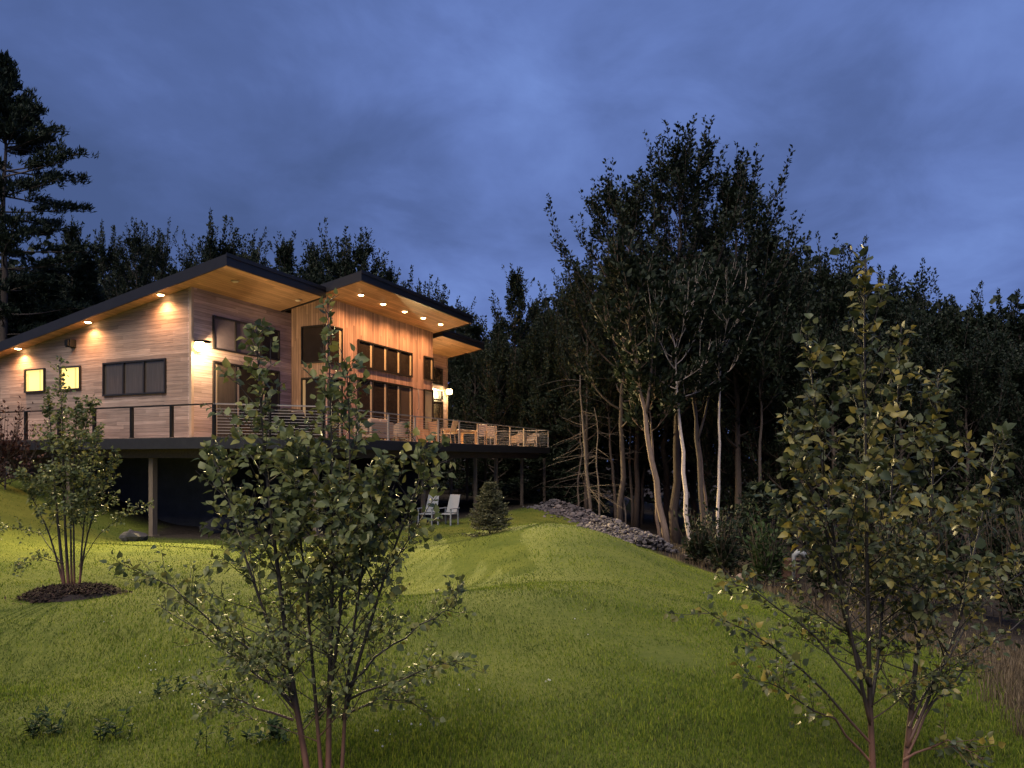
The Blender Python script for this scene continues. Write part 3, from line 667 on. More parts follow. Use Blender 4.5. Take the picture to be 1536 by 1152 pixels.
patio_chair(642, 777, 27.4, -.35, 'white resin armchair half hidden behind the birch and a deck post')

# ------------------------------------------------------------------ woodland trees
def rot_dir(az, el): return np.array([math.cos(az) * math.cos(el), math.sin(az) * math.cos(el), math.sin(el)])
def bend_path(rng, p, d, L, n, up=0.0, wob=.08):
    pts = [np.array(p, float)]; d = np.array(d, float)
    for i in range(n):
        d = d + np.array([0, 0, up / n]) + rng.normal(0, wob, 3); d /= np.linalg.norm(d); pts.append(pts[-1] + d * L / n)
    return pts
def interp_path(pts, t):
    k = t * (len(pts) - 1); i = min(int(k), len(pts) - 2); f = k - i; return pts[i] * (1 - f) + pts[i + 1] * f
def make_leaves(name, rng, shoots, per, lsize, rad, m, parent, up=.25):
    """shoots: list of (p, q, weight) segments; leaves scatter round each segment and point out and up."""
    P = []; D = []
    for sh in shoots:
        p, q, w = sh[:3]; nar = sh[3] if len(sh) > 3 else 1.0
        k = max(3, int(per * w)); t = rng.random(k) ** .8; d = q - p; dl = np.linalg.norm(d); dn = d / max(dl, 1e-6)
        r = rng.normal(0, 1, (k, 3)); r = r - (r @ dn)[:, None] * dn; r = norm(r)
        rr = rad * nar * (1.08 - .75 * t)[:, None] * rng.random((k, 1)) ** .6
        P.append(p + d * t[:, None] + r * rr); D.append(r * .75 + dn * .7 + np.array([0, 0, up]) + rng.normal(0, .35, (k, 3)))
    P = np.concatenate(P); D = np.concatenate(D); n = len(P)
    Nn = norm(rng.normal(0, .6, (n, 3)) + np.array([0, 0, 1.0])); Ls = lsize * rng.uniform(.65, 1.3, n)
    return mesh_obj(name, leaf_cloud(name, P, D, Nn, Ls, Ls * rng.uniform(.42, .66, n), CARD_T, CARD_F), m, parent)

def broadleaf(name, seed, Ht, base, spread, nl, per, lsize, lean=(0, 0), barkm='bark', leafm='forest_leaf', r0=.2, el0=.75, rad=.42, forked=False, egg=.38, sub=6):
    rng = np.random.default_rng(seed); root = empty(name)
    n = 12; trunk = []
    for i in range(n + 1):
        t = i / n; trunk.append(np.array([lean[0] * t + rng.normal(0, .010 * Ht * .4) * (t > 0), lean[1] * t + rng.normal(0, .010 * Ht * .4) * (t > 0), Ht * .97 * t - (.3 if i == 0 else 0)]))
    mb = MB(); mb.tube(trunk, [r0 * (1.25 if i == 0 else 1) * (1 - .93 * (i / n)) + .012 for i in range(n + 1)], 7)
    shoots = []; ga = rng.random() * 6
    if forked:
        p = interp_path(trunk, .48); q = bend_path(rng, p, (math.cos(ga) * .35, math.sin(ga) * .35, 1), Ht * .42, 7, .3, .05)
        mb.tube(q, [r0 * .5 * (1 - .85 * k / 7) for k in range(8)], 6)
    for i in range(nl):
        f = (i + .5) / nl; h = base + (1 - base) * f ** .85 * .97; p = interp_path(trunk, h)
        prof = math.sin(math.pi * min(1, (1 - f) ** .75 * (1 - egg) + .12) ) if f < 1 else .1
        prof = (1 - f) ** .55 * min(1, .45 + f * 2.2)
        L = spread * (prof * rng.uniform(.65, 1.15) + .10); az = ga + i * 2.39996 + rng.normal(0, .25); el = el0 * (.45 + .75 * f) + rng.normal(0, .12)
        pts = bend_path(rng, p, rot_dir(az, el), L, 6, .55, .07); rb = r0 * (1 - h) * .38 + .014
        mb.tube(pts, [rb * (1 - .85 * k / 6) for k in range(7)], 4, cap=False)
        shoots.append((pts[4], pts[6] + (pts[6] - pts[5]) * 1.2, 1.0))
        for q_ in range(3):
            b = interp_path(pts, rng.uniform(.6, 1.0)); l2 = rng.uniform(1.3, 3.0) * min(1.0, .5 + L * .15); az2 = az + rng.normal(0, .5)
            pt = bend_path(rng, b, rot_dir(az2, rng.uniform(1.0, 1.45)), l2, 3, .35, .06); mb.tube(pt, [.016, .011, .008, .004], 3, cap=False); shoots.append((b, pt[-1] + (pt[-1] - pt[-2]) * .25, .2 + .34 * l2, .72))
        for s_ in range(sub):
            t = rng.uniform(.25, .98); b = interp_path(pts, t); az2 = az + rng.choice([-1, 1]) * rng.uniform(.3, 1.2); l2 = rng.uniform(.5, 1.0) * (.55 + .22 * L)
            pt = bend_path(rng, b, rot_dir(az2, rng.uniform(.35, 1.25)), l2, 3, .6, .1)
            mb.tube(pt, [.016, .012, .008, .005], 3, cap=False); shoots.append((b, pt[-1], .55 + .3 * l2))
    top = trunk[-1]
    for k in range(4): shoots.append((trunk[-2] * .7 + trunk[-3] * .3, top + np.array([rng.normal(0, .3), rng.normal(0, .3), rng.uniform(0, .9)]), 1.0))
    mb.build('trunk', M[barkm], root, smooth=True)
    make_leaves('crown', rng, shoots, per, lsize, rad, M[leafm], root)
    return root
def conifer(name, seed, Ht, base, spread, whorls, per_whorl, per, lsize, droop=-.15, barkm='bark', leafm='needle', r0=.16, tuft=False):
    rng = np.random.default_rng(seed); root = empty(name); n = 8
    trunk = [np.array([rng.normal(0, .05) * (i > 0), rng.normal(0, .05) * (i > 0), Ht * i / n - (.3 if i == 0 else 0)]) for i in range(n + 1)]
    mb = MB(); mb.tube(trunk, [r0 * (1 - .94 * i / n) + .008 for i in range(n + 1)], 6); shoots = []
    for w in range(whorls):
        f = (w + rng.uniform(0, .6)) / whorls; h = base + (1 - base) * f * .985; p = interp_path(trunk, h)
        for k in range(per_whorl):
            az = 6.283 * k / per_whorl + w * 1.1 + rng.normal(0, .25); L = spread * ((1 - f) ** .8) * rng.uniform(.7, 1.1) + spread * .05
            el = droop + .5 * f + rng.normal(0, .07); pts = bend_path(rng, p, rot_dir(az, el), L, 5, .12 if not tuft else .30, .04)
            mb.tube(pts, [.02 * L ** .5 * (1 - .8 * j / 5) + .003 for j in range(6)], 3, cap=False)
            for t in np.arange(.15, 1.01, .11 if not tuft else .16):
                b = interp_path(pts, t); dd = pts[-1] - pts[0]; sl = L * .30 * (1.15 - t) + .12
                for sgn in (-1, 1):
                    side = np.cross(dd, [0, 0, 1]); side = side / max(np.linalg.norm(side), 1e-6) * sgn
                    q = b + (side * .8 + dd / L * .7 + np.array([0, 0, -.05 if not tuft else .35])) * sl; shoots.append((b, q, .35 + sl))
    shoots.append((trunk[-2], trunk[-1] + np.array([0, 0, .2]), 1.0))
    mb.build('trunk', M[barkm], root, smooth=True)
    P = []; D = []; T = []
    for p, q, w in shoots:
        k = max(3, int(per * w)); t = rng.random(k); d = q - p
        P.append(p + d * t[:, None]); r = rng.normal(0, 1, (k, 3)); D.append(norm(d[None])[0] * .8 + r * .45 + np.array([0, 0, .5 if tuft else .05]))
    P = np.concatenate(P); D = np.concatenate(D); k = len(P); Ls = lsize * rng.uniform(.6, 1.3, k)
    mesh_obj('crown', leaf_cloud('crown', P, D, norm(rng.normal(0, .8, (k, 3)) + np.array([0, 0, 1])), Ls, Ls * rng.uniform(.22, .4, k), CARD_T, CARD_F), M[leafm], root)
    return root
def white_pine(name, seed, Ht):
    rng = np.random.default_rng(seed); root = empty(name); n = 9
    trunk = [np.array([rng.normal(0, .06) * (i > 0), rng.normal(0, .06) * (i > 0), Ht * i / n - (.3 if i == 0 else 0)]) for i in range(n + 1)]
    mb = MB(); mb.tube(trunk, [.30 * (1 - .95 * i / n) + .012 for i in range(n + 1)], 7)
    P = []; D = []
    bo = []
    for h in np.linspace(.775, .995, 24):
        for k in range(3): bo.append((h, rng.random() * 6.28, (.5 + 11.5 * (1 - h)) * rng.uniform(.65, 1.15), .25 + .5 * (h - .77) / .22))
    for h in (.735, .70, .655, .60, .555, .50, .455, .40, .35, .29):
        a0 = rng.random() * 6.28
        for k in range(5): bo.append((h + rng.normal(0, .008), a0 + k * 1.257 + rng.normal(0, .2), rng.uniform(3.2, 5.8), .06))
    for h, az, L, el in bo:
        p = interp_path(trunk, h); pts = bend_path(rng, p, rot_dir(az, el + rng.normal(0, .05)), L, 7, .16, .045); mb.tube(pts, [.035 * L ** .4 * (1 - .85 * j / 7) + .004 for j in range(8)], 4, cap=False)
        for t in np.arange(.34 if L > 2.5 else .2, 1.01, .26 / L):
            c = interp_path(pts, t); dd = (pts[-1] - pts[-2]); dd = dd / np.linalg.norm(dd); side = np.cross(dd, [0, 0, 1])
            for q in range(3):
                e = c + side * rng.normal(0, .42) * min(1, L * .3) + dd * rng.normal(.1, .15) + np.array([0, 0, rng.uniform(0, .26)])
                m_ = 17; P.append(e + rng.normal(0, .09, (m_, 3))); D.append(norm(rng.normal(0, .55, (m_, 3)) + dd * .6 + np.array([0, 0, .75])))
    mb.build('trunk', M['bark'], root, smooth=True); P = np.concatenate(P); D = np.concatenate(D); k = len(P); Ls = .34 * rng.uniform(.7, 1.3, k)
    mesh_obj('crown', leaf_cloud('crown', P, D, norm(rng.normal(0, 1, (k, 3))), Ls, Ls * .24, CARD_T, CARD_F), M['needle'], root)
    return root
def snag(name, seed, Ht, lean, r0, nb, blen):
    rng = np.random.default_rng(seed); root = empty(name); n = 8
    trunk = [np.array([lean * (i / n) + rng.normal(0, .05) * (i > 0), rng.normal(0, .05), Ht * i / n - (.3 if i == 0 else 0)]) for i in range(n + 1)]
    mb = MB(); mb.tube(trunk, [r0 * (1 - .75 * i / n) for i in range(n + 1)], 7); b_ = mb
    for k in range(nb):
        h = rng.uniform(.18, .97); p = interp_path(trunk, h); az = rng.random() * 6.28; L = blen * rng.uniform(.4, 1.1) * (1.1 - .5 * h)
        b_.tube(bend_path(rng, p, rot_dir(az, rng.normal(-.08, .12)), L, 5, -.25, .07), [.013, .010, .008, .007, .005, .003], 4, cap=False)
    b_.build('trunk', M['bark_dead'], root, smooth=True); return root

def place(root, px, Y, ytop=None, Href=None, rz=0.0, wide=1.0, dz=0.0, zg=None):
    p = PX(px, HZ, Y); z = float(H(p[0], Y)) - .05 + dz; root.location = (p[0], Y, z); root.rotation_euler = (0, 0, rz)
    if ytop is not None:
        k = (PX(px, ytop, Y)[2] - z) / Href; root.scale = (k * wide, k * wide, k)
    return root
R = random.Random(11)
class Kind:
    def __init__(s, make, Href): s.make = make; s.H = Href; s.proto = None
    def get(s):
        if s.proto is None: s.proto = s.make(); return s.proto
        return copy_tree(s.proto)
plume_a = Kind(lambda: broadleaf('broadleaf_tree', 1, 18, .24, 4.6, 32, 46, .20, rad=.20), 20.0)
plume_b = Kind(lambda: broadleaf('broadleaf_tree', 2, 18, .20, 3.6, 34, 46, .20, el0=1.05, rad=.20), 20.0)
round_a = Kind(lambda: broadleaf('broadleaf_tree', 3, 15, .15, 5.2, 36, 52, .20, el0=.78, rad=.27), 16.6)
round_b = Kind(lambda: broadleaf('broadleaf_tree', 4, 12, .08, 4.6, 34, 52, .19, el0=.66, rad=.30), 13.5)
spruce_k = Kind(lambda: conifer('dark_spruce', 5, 15, .06, 3.4, 30, 6, 9, .30), 15.2)
hemlock_k = Kind(lambda: conifer('hemlock', 6, 9, .02, 3.2, 22, 6, 11, .24, droop=-.25), 9.2)
broad = lambda *a, **k: a

# the big plumed tree at the wood's edge and its neighbours
big = broadleaf('tall_maple', 21, 20, .30, 6.2, 44, 42, .19, r0=.19, barkm='bark', lean=(.3, .5), rad=.20, el0=.95, sub=7)
tag(place(big, 1015, 34, 170, 22.3, wide=1.2), 'tallest dark maple with feathery upright shoots rising above the whole wood', 'tree')
t = broadleaf('tall_maple', 22, 18, .30, 5.2, 34, 42, .19, r0=.15, barkm='bark', el0=.85, rad=.20, sub=7)
tag(place(t, 932, 35.5, 236, 20.2, wide=1.08), 'broad maple reaching out above the dead snags beside the tallest maple', 'tree')
t = broadleaf('tall_maple', 23, 18, .26, 5.0, 34, 42, .19, r0=.15, barkm='bark', el0=1.0, rad=.20, sub=7)
tag(place(t, 1105, 35, 205, 20.2, wide=1.15), 'maple with slanting plumes on the sunset-bright side of the tallest maple', 'tree')
tag(place(plume_b.get(), 772, 47, 376, plume_b.H), 'slender pale-leaved tree with pointed plumes just past the roof end', 'tree')

edge = 'trees along the wood behind the lawn'
EDGE = 'dark leafy tree in the dense wood behind the rock pile'
for px, Y, yt, k, w in ((862, 45, 410, round_a, .8), (880, 40, 372, plume_a, .8), (955, 40, 345, plume_a, 1.0), (1060, 41, 340, round_a, .9), (1150, 38, 300, plume_b, 1.1),
                        (885, 46, 400, round_b, .9), (1000, 44, 380, round_a, 1.1), (1105, 43, 355, round_a, 1.1), (925, 45, 430, round_b, .9), (1040, 45, 400, round_b, 1.0), (985, 46, 420, round_b, .9), (1085, 46, 440, round_b, .9),
                        (850, 46, 470, round_b, .9), (900, 45, 450, round_b, 1.0), (960, 47, 420, round_b, 1.0), (1130, 37, 420, round_b, 1.0)):
    tag(place(k.get(), px, Y, yt, k.H, R.uniform(0, 6.28), w), EDGE, 'tree', edge)
right = 'trees of the darkest wood'
RIGHT = 'nearly black leafy tree in the wood beyond the turning yellow birch'
for px, Y, yt, k, w in ((1185, 38, 338, plume_b, 1.0), (1215, 42, 362, plume_a, 1.0), (1262, 38, 375, round_a, .9), (1310, 41, 402, plume_a, 1.0), (1352, 38, 412, round_a, .9), (1395, 40, 436, plume_a, 1.0),
                        (1440, 37, 445, round_a, .9), (1480, 40, 440, plume_b, 1.2), (1530, 36, 448, round_a, 1.0), (1585, 38, 440, plume_a, 1.0), (1660, 36, 430, round_a, 1.0), (1740, 38, 420, plume_a, 1.0),
                        (1200, 34, 470, round_b, 1.0), (1250, 33, 500, round_b, 1.0), (1300, 34, 480, round_b, 1.0), (1350, 32, 510, round_b, 1.0), (1400, 33, 500, round_b, 1.0), (1450, 31, 520, round_b, 1.0), (1500, 32, 500, round_b, 1.0), (1555, 30, 520, round_b, 1.0), (1610, 31, 510, round_b, 1.0),
                        (1170, 36, 400, round_b, 1.0), (1230, 37, 420, round_b, 1.0), (1290, 37, 440, round_b, 1.0), (1420, 36, 460, round_b, 1.0), (1370, 36, 450, round_b, 1.0), (1470, 36, 470, round_b, 1.0)):
    tag(place(k.get(), px, Y, yt, k.H, R.uniform(0, 6.28), w), RIGHT, 'tree', right)
backh = 'trees rising behind the house roofs'
BACK = 'dusky leafy treetop showing above the house roofs'
for px, Y, yt, k, w in ((262, 52, 395, round_b, 1.0), (300, 49, 370, round_a, .8), (335, 50, 338, round_a, .9), (380, 53, 350, plume_a, .9), (430, 50, 325, plume_b, .9), (470, 52, 338, plume_b, .9), (505, 49, 360, round_a, .8), (540, 50, 332, plume_a, .95),
                        (582, 51, 372, plume_b, .9), (620, 55, 425, round_a, .9), (655, 56, 436, round_a, .9), (690, 55, 452, plume_a, .9), (725, 54, 462, round_b, 1.1), (400, 46, 400, round_b, 1.0), (470, 46, 395, round_b, 1.0), (540, 46, 400, round_b, 1.0)):
    tag(place(k.get(), px, Y, yt, k.H, R.uniform(0, 6.28), w), BACK, 'tree', backh)
mid = 'trees past the deck end'
MIDL = 'grey-green lamplit tree between the deck end and the dead snags'
for px, Y, yt, k, w in ((712, 50, 500, round_b, 1.0), (745, 46, 500, round_b, 1.0), (802, 50, 425, plume_b, .8), (812, 46, 490, round_b, 1.0), (700, 52, 520, spruce_k, 1.0), (740, 50, 545, hemlock_k, 1.0), (785, 47, 540, hemlock_k, 1.0), (832, 45, 530, hemlock_k, 1.1), (870, 43, 560, hemlock_k, 1.0), (830, 52, 450, round_a, .8)):
    tag(place(k.get(), px, Y, yt, k.H, R.uniform(0, 6.28), w), MIDL, 'tree', mid)

# left of the house
t = white_pine('white_pine', 31, 25)
tag(place(t, 6, 38, 98, 25.1, rz=2.2), 'towering white pine with long level boughs at the left of the house', 'pine tree')
leftg = 'dark trees below the white pine'
LEFT = 'dark leafy tree beneath the white pine beside the low roof end'
for px, Y, yt, k, w in ((108, 46, 305, plume_b, .9), (205, 47, 325, plume_a, .9), (165, 50, 350, round_a, .8), (232, 52, 345, round_a, .7), (40, 47, 400, round_a, 1.0), (75, 44, 430, round_b, 1.0), (140, 45, 420, round_b, 1.0), (-30, 44, 380, round_a, 1.0), (-90, 46, 330, plume_a, 1.0), (-160, 44, 330, round_a, 1.0)):
    tag(place(k.get(), px, Y, yt, k.H, R.uniform(0, 6.28), w), LEFT, 'tree', leftg)
tag(place(spruce_k.get(), 130, 41, 372, spruce_k.H, .4), 'dark spruce with a pointed top against the paler trees under the pine', 'spruce')
for px, Y, yt in ((22, 39, 412), (72, 40, 395)):
    tag(place(spruce_k.get(), px, Y, yt, spruce_k.H, px * .1, 1.1), 'drooping dark spruce above the sinking end of the roof', 'spruce', 'spruces over the roof end')

# bare lower trunks caught by the house lamps
def edge_trunk(name, seed, pb, pt, Y, r, barkm, label, cat='tree', fork=False, Ht=None, per=24, nl=16):
    b = PX(pb[0], pb[1], Y); z = float(H(b[0], Y)); tp = PX(pt[0], pt[1], Y); h = tp[2] - z
    o = broadleaf(name, seed, h * 1.5, .62, 2.6, nl, per, .27, lean=((tp[0] - b[0]) * 1.5, .3), barkm=barkm, r0=r, forked=fork, el0=.8)
    o.location = (b[0], Y, z - .05); return tag(o, label, cat)
M['birch_bark'] = plain('white_birch_bark', (.52, .42, .36), .7, noise=.35, nscale=5, stretch=(1, 1, 6), bump=.3)
edge_trunk('slender_tree', 41, (1003, 827), (955, 535), 29.5, .145, 'bark_warm', 'stout leaning pinkish trunk forking high, foremost at the wood edge', fork=True)
edge_trunk('slender_tree', 42, (990, 824), (978, 640), 30.5, .075, 'bark_warm', 'thin trunk tucked close behind the stout leaning trunk')
edge_trunk('white_birch', 43, (1037, 827), (1018, 575), 29.5, .105, 'birch_bark', 'white birch trunk with dark bands, slightly curved, nearer the rock pile')
edge_trunk('slender_tree', 44, (1058, 800), (1043, 590), 31.5, .14, 'bark', 'brown upright trunk between the two white birches', fork=True)
edge_trunk('slender_tree', 45, (1066, 800), (1046, 600), 33, .07, 'bark_warm', 'thin brown trunk leaning beside the upright brown trunk')
edge_trunk('white_birch', 46, (1077, 806), (1082, 556), 31, .075, 'birch_bark', 'slim straight white birch trunk standing nearest the hemlock bush')
edge_trunk('slender_tree', 47, (1140, 790), (1142, 600), 33, .10, 'bark', 'dim brown trunk half hidden above the hemlock bush')
edge_trunk('slender_tree', 48, (925, 790), (915, 640), 38, .10, 'bark', 'dim slanting trunk in the wood just behind the grey rocks')
g = 'dead snags at the wood edge'
for sd, pb, pt, Y, r, nb, bl, lab in ((51, (888, 768), (868, 560), 36.5, .11, 34, 3.4, 'thickest dead snag with many level bare twigs above the rock pile'),
                                     (52, (900, 772), (893, 610), 36, .06, 26, 2.6, 'thin dead snag beside the thickest snag'),
                                     (53, (938, 790), (930, 575), 35.5, .05, 14, 1.4, 'straight thin dead pole with few twigs, nearer the leaning trunk'),
                                     (54, (866, 765), (872, 620), 39, .06, 26, 2.8, 'faint dead pole close to the deck end')):
    b = PX(pb[0], pb[1], Y); z = float(H(b[0], Y)); tp = PX(pt[0], pt[1], Y)
    o = snag('dead_snag', sd, tp[2] - z, tp[0] - b[0], r, nb, bl); o.location = (b[0], Y, z - .05); tag(o, lab, 'dead tree', g)
dim = 'dim trunks deep in the wood'
base_t = snag('bare_trunk', 60, 12, .5, .11, 10, 1.2)
for i, (px, Y) in enumerate([(948, 41), (962, 44), (1015, 40), (1032, 43), (1095, 39), (1112, 42), (1128, 40), (1165, 38), (850, 46), (836, 48), (720, 52), (745, 49), (795, 47), (1195, 37), (1220, 36), (1385, 35), (1420, 34), (1305, 36), (1480, 33)]):
    o = base_t if i == 0 else copy_tree(base_t)
    o.scale = (.7, .7, .62) if px > 1280 else (.9, .9, .85)
    tag(place(o, px, Y, None, None, R.uniform(0, 6.28)), 'dim bare trunk deep in the shade of the wood', 'tree', dim)

# far wood: one mass that closes the gaps between the trees
def far_wood():
    rng = np.random.default_rng(5); n = 52000
    px = rng.uniform(-700, 2300, n); Y = rng.uniform(56, 70, n)
    tp = np.interp(px, [-700, -100, 150, 260, 560, 620, 700, 800, 860, 1150, 1200, 1300, 1400, 1536, 2300], [380, 400, 400, 430, 420, 490, 510, 500, 430, 400, 400, 440, 470, 480, 400])
    X = (px - 768) / F * Y; zb = H(X, Y); zt = (HZ - tp) / F * 60 + 1.2 * np.sin(X * .8) + .8 * np.sin(X * 2.3 + 1)
    Z = zb + (zt - zb) * rng.random(n) ** .8; P = np.stack([X, Y, Z], -1); D = rng.normal(0, 1, (n, 3)); Ls = rng.uniform(.5, 1.1, n)
    tag(mesh_obj('far_wood', leaf_cloud('far_wood', P, D, rng.normal(0, 1, (n, 3)), Ls, Ls * .8, CARD_T, CARD_F), M['forest_leaf']), kind='stuff')
far_wood()

# ------------------------------------------------------------------ rocks along the lawn edge
def rock_verts(rng, r, sq=.7):
    import bmesh
    bm = bmesh.new(); bmesh.ops.create_icosphere(bm, subdivisions=2, radius=1)
    v = np.array([x.co[:] for x in bm.verts]); f = [tuple(q.index for q in p.verts) for p in bm.faces]; bm.free()
    for _ in range(7):                                       # cut flat faces into the ball
        n = norm(rng.normal(0, 1, 3)); d = rng.uniform(.45, .85); k = v @ n; v = v - np.outer(np.maximum(k - d, 0), n)
    v = v * (1 + .05 * rng.normal(0, 1, (len(v), 1))) * np.array([rng.uniform(.8, 1.3), rng.uniform(.7, 1.1), sq]) * r
    return v, f
EDGE_LINE = [(826, 763, 38.5), (860, 764, 37.0), (905, 790, 33.5), (945, 812, 30.2), (985, 836, 27.5)]
def rock_pile():
    rng = np.random.default_rng(8); pts = np.array([[(a - 768) / F * Y, Y] for a, b, Y in EDGE_LINE]); V = []; Fc = []; nb = 0
    for k in range(2900):
        t = rng.random() * (len(pts) - 1); i = min(int(t), len(pts) - 2); c = pts[i] + (pts[i + 1] - pts[i]) * (t - i); d = norm((pts[i + 1] - pts[i])[None])[0]; nrm = np.array([-d[1], d[0]])
        wd = 1.45 if i < 3 else 1.0; w = rng.normal(-.1, .55) * wd; c = c + nrm * w + rng.normal(0, .06, 2); r = rng.uniform(.04, .12) * (1.7 if rng.random() < .12 else 1)
        v, f = rock_verts(rng, r); a = rng.random() * 6.28; ca, sa = math.cos(a), math.sin(a)
        v = np.stack([v[:, 0] * ca - v[:, 1] * sa, v[:, 0] * sa + v[:, 1] * ca, v[:, 2]], -1)
        hump = .58 * math.exp(-(w / .8) ** 2); v = v + np.array([c[0], c[1], float(H(c[0], c[1])) + rng.random() * hump + .02]); V.append(v); Fc += [tuple(q + nb for q in p) for p in f]; nb += len(v)
    me = bpy.data.meshes.new('rock_rubble'); me.from_pydata(np.concatenate(V).tolist(), [], Fc); me.update()
    tag(mesh_obj('rock_rubble', me, M['rock']), kind='stuff')
rock_pile()
def boulder(px, py, Y, r, m, label):
    rng = np.random.default_rng(int(px)); v, f = rock_verts(rng, r, .75); c = PX(px, py, Y); z = float(H(c[0], Y))
    mb = MB(); mb.add(v, f); o = mb.build('boulder', M[m]); o.location = (c[0], Y, z + r * .45); tag(o, label, 'boulder', 'boulders on the rock pile')
boulder(944, 797, 29.5, .33, 'boulder_red', 'reddish boulder, largest, lying low on the grey rock pile')
boulder(836, 765, 37.2, .26, 'boulder_tan', 'tan boulder at the upper tip of the grey rock pile')
boulder(850, 766, 36.6, .20, 'boulder_tan', 'smaller tan boulder just below the upper tip of the rock pile')
boulder(1112, 866, 22.3, .24, 'boulder_tan', 'pale flat boulder half sunk in the dry grass by the lawn edge')
boulder(205, 800, 20.8, .33, 'boulder_grey', 'grey boulder against the basement under the deck post')
boulder(190, 796, 20.9, .24, 'boulder_grey', 'small dark boulder wedged beside the larger basement boulder')
for i, (u, v_) in enumerate([(1.2, .3), (2.0, .6), (2.9, .5)]):
    w = to_world((u, v_)); rng = np.random.default_rng(70 + i); v, f = rock_verts(rng, .42, .8); mb = MB(); mb.add(v, f); o = mb.build('boulder', M['boulder_grey']); o.location = (w[0], w[1], float(H(*w[:2])) + .25)
    tag(o, 'dark grey boulder in the row under the deck beside the near post', 'boulder', 'boulders under the deck')

# ------------------------------------------------------------------ grass
BLADE_T = [(-.5, 0, 0), (.5, 0, 0), (-.36, .10, .55), (.36, .10, .55), (0, .42, 1.0)]; BLADE_F = [(0, 1, 3, 2), (2, 3, 4)]
mulch_c = on_ground(108, 893)
def blades(name, X, Y, hgt, wid, m, seed, lean=.6):
    rng = np.random.default_rng(seed); n = len(X); Z = H(X, Y) - .005; a = rng.random(n) * 6.283; ca, sa = np.cos(a), np.sin(a); ln = rng.uniform(.15, 1.0, n) * lean * 2
    t = np.array(BLADE_T); sx = t[None, :, 0] * wid[:, None]; fy = t[None, :, 1] * (hgt * ln)[:, None]; fz = t[None, :, 2] * hgt[:, None]
    V = np.stack([X[:, None] + sx * ca[:, None] - fy * sa[:, None], Y[:, None] + sx * sa[:, None] + fy * ca[:, None], Z[:, None] + fz], -1)
    return tag(mesh_obj(name, np_mesh(name, V.reshape(-1, 3), BLADE_F, 5, n), M[m]), kind='stuff')
def patchy(X, Y): return .5 + .5 * np.sin(X * 1.9 + 1.7 * np.sin(Y * .8)) * np.sin(Y * 1.3 + 1.1 * np.sin(X * 1.2))
def lawn():
    rng = np.random.default_rng(3); n = 560000
    u = rng.random(n); Y = 1 / ((1 - u) / 2.6 + u / 43.0); X = rng.uniform(-1.05, 1.05, n) * (.80 * Y + .8) + .05 * Y
    m = lawn_mask(X, Y); g = patchy(X, Y)
    keep = rng.random(n) < m * (.55 + .45 * g)
    keep &= ((X - mulch_c[0]) / .62) ** 2 + ((Y - mulch_c[1]) / .60) ** 2 > 1
    bs = on_ground(1008, 985); keep &= rng.random(n) < np.clip(((X - bs[0]) / .42) ** 2 + ((Y - bs[1]) / .55) ** 2 - .15, .08, 1)
    X, Y, g = X[keep], Y[keep], g[keep]; n = len(X)
    h = rng.uniform(.016, .040, n) * (.7 + .6 * g) * (1 + .010 * Y); w = .0022 + .00085 * Y * rng.uniform(.7, 1.3, n)
    cl = np.sin(X * 5.3 + 2 * np.sin(Y * 3.1)) * np.sin(Y * 4.7 + 1.6 * np.sin(X * 3.7)); q = rng.random(n) < np.clip(.30 + .9 * (patchy(X * .55 + 5, Y * .5 + 2) - .45) + .38 * cl, .03, .95); h = h * (1 - .22 * q) * (1 + .18 * cl)
    st_ = rng.random(n) < .05; blades('dry_thatch', X[st_], Y[st_], h[st_] * .8, w[st_], 'straw', 7, .9)
    blades('lawn_grass', X[~q], Y[~q], h[~q], w[~q], 'grass', 4); blades('lawn_grass', X[q], Y[q], h[q], w[q], 'grass_dark', 5)
    k = 4200; u = rng.random(k); Y = 1 / ((1 - u) / 2.8 + u / 30.0); X = rng.uniform(-1, 1, k) * .8 * Y; q = (lawn_mask(X, Y) > .5) & (patchy(X * .7 + 3, Y * .7) > .45)
    X, Y = X[q], Y[q]; blades('tall_grass', X, Y, rng.uniform(.06, .12, len(X)), .0025 + .0006 * Y, 'grass', 6, .6)
lawn()
def dry_grass():
    rng = np.random.default_rng(13); n = 170000
    u = rng.random(n); Y = 1 / ((1 - u) / 3.0 + u / 34.0); X = rng.uniform(0, 1.15, n) * (.82 * Y + .6)
    m = 1 - lawn_mask(X, Y); ex = np.interp(Y, [-5, 3, 5.5, 11, 16, 22, 27, 32, 38], [2.4, 3.1, 3.9, 6.3, 7.0, 7.4, 5.5, 3.9, 2.0])
    d = X - ex; keep = (rng.random(n) < m * (np.exp(-np.maximum(d, 0) / 2.2) * np.where(Y > 17, 1.3, .9) + .22 * patchy(X, Y))) & (d > -.3)
    # leave the rubble bare
    keep &= ~((Y > 27) & (d < 1.4)); X, Y, d = X[keep], Y[keep], d[keep]; n = len(X)
    blades('dry_grass', X, Y, rng.uniform(.06, .22, n) * np.where(Y > 18, 1.6, .7), .0035 + .0008 * Y, 'straw', 14, .55)
dry_grass()

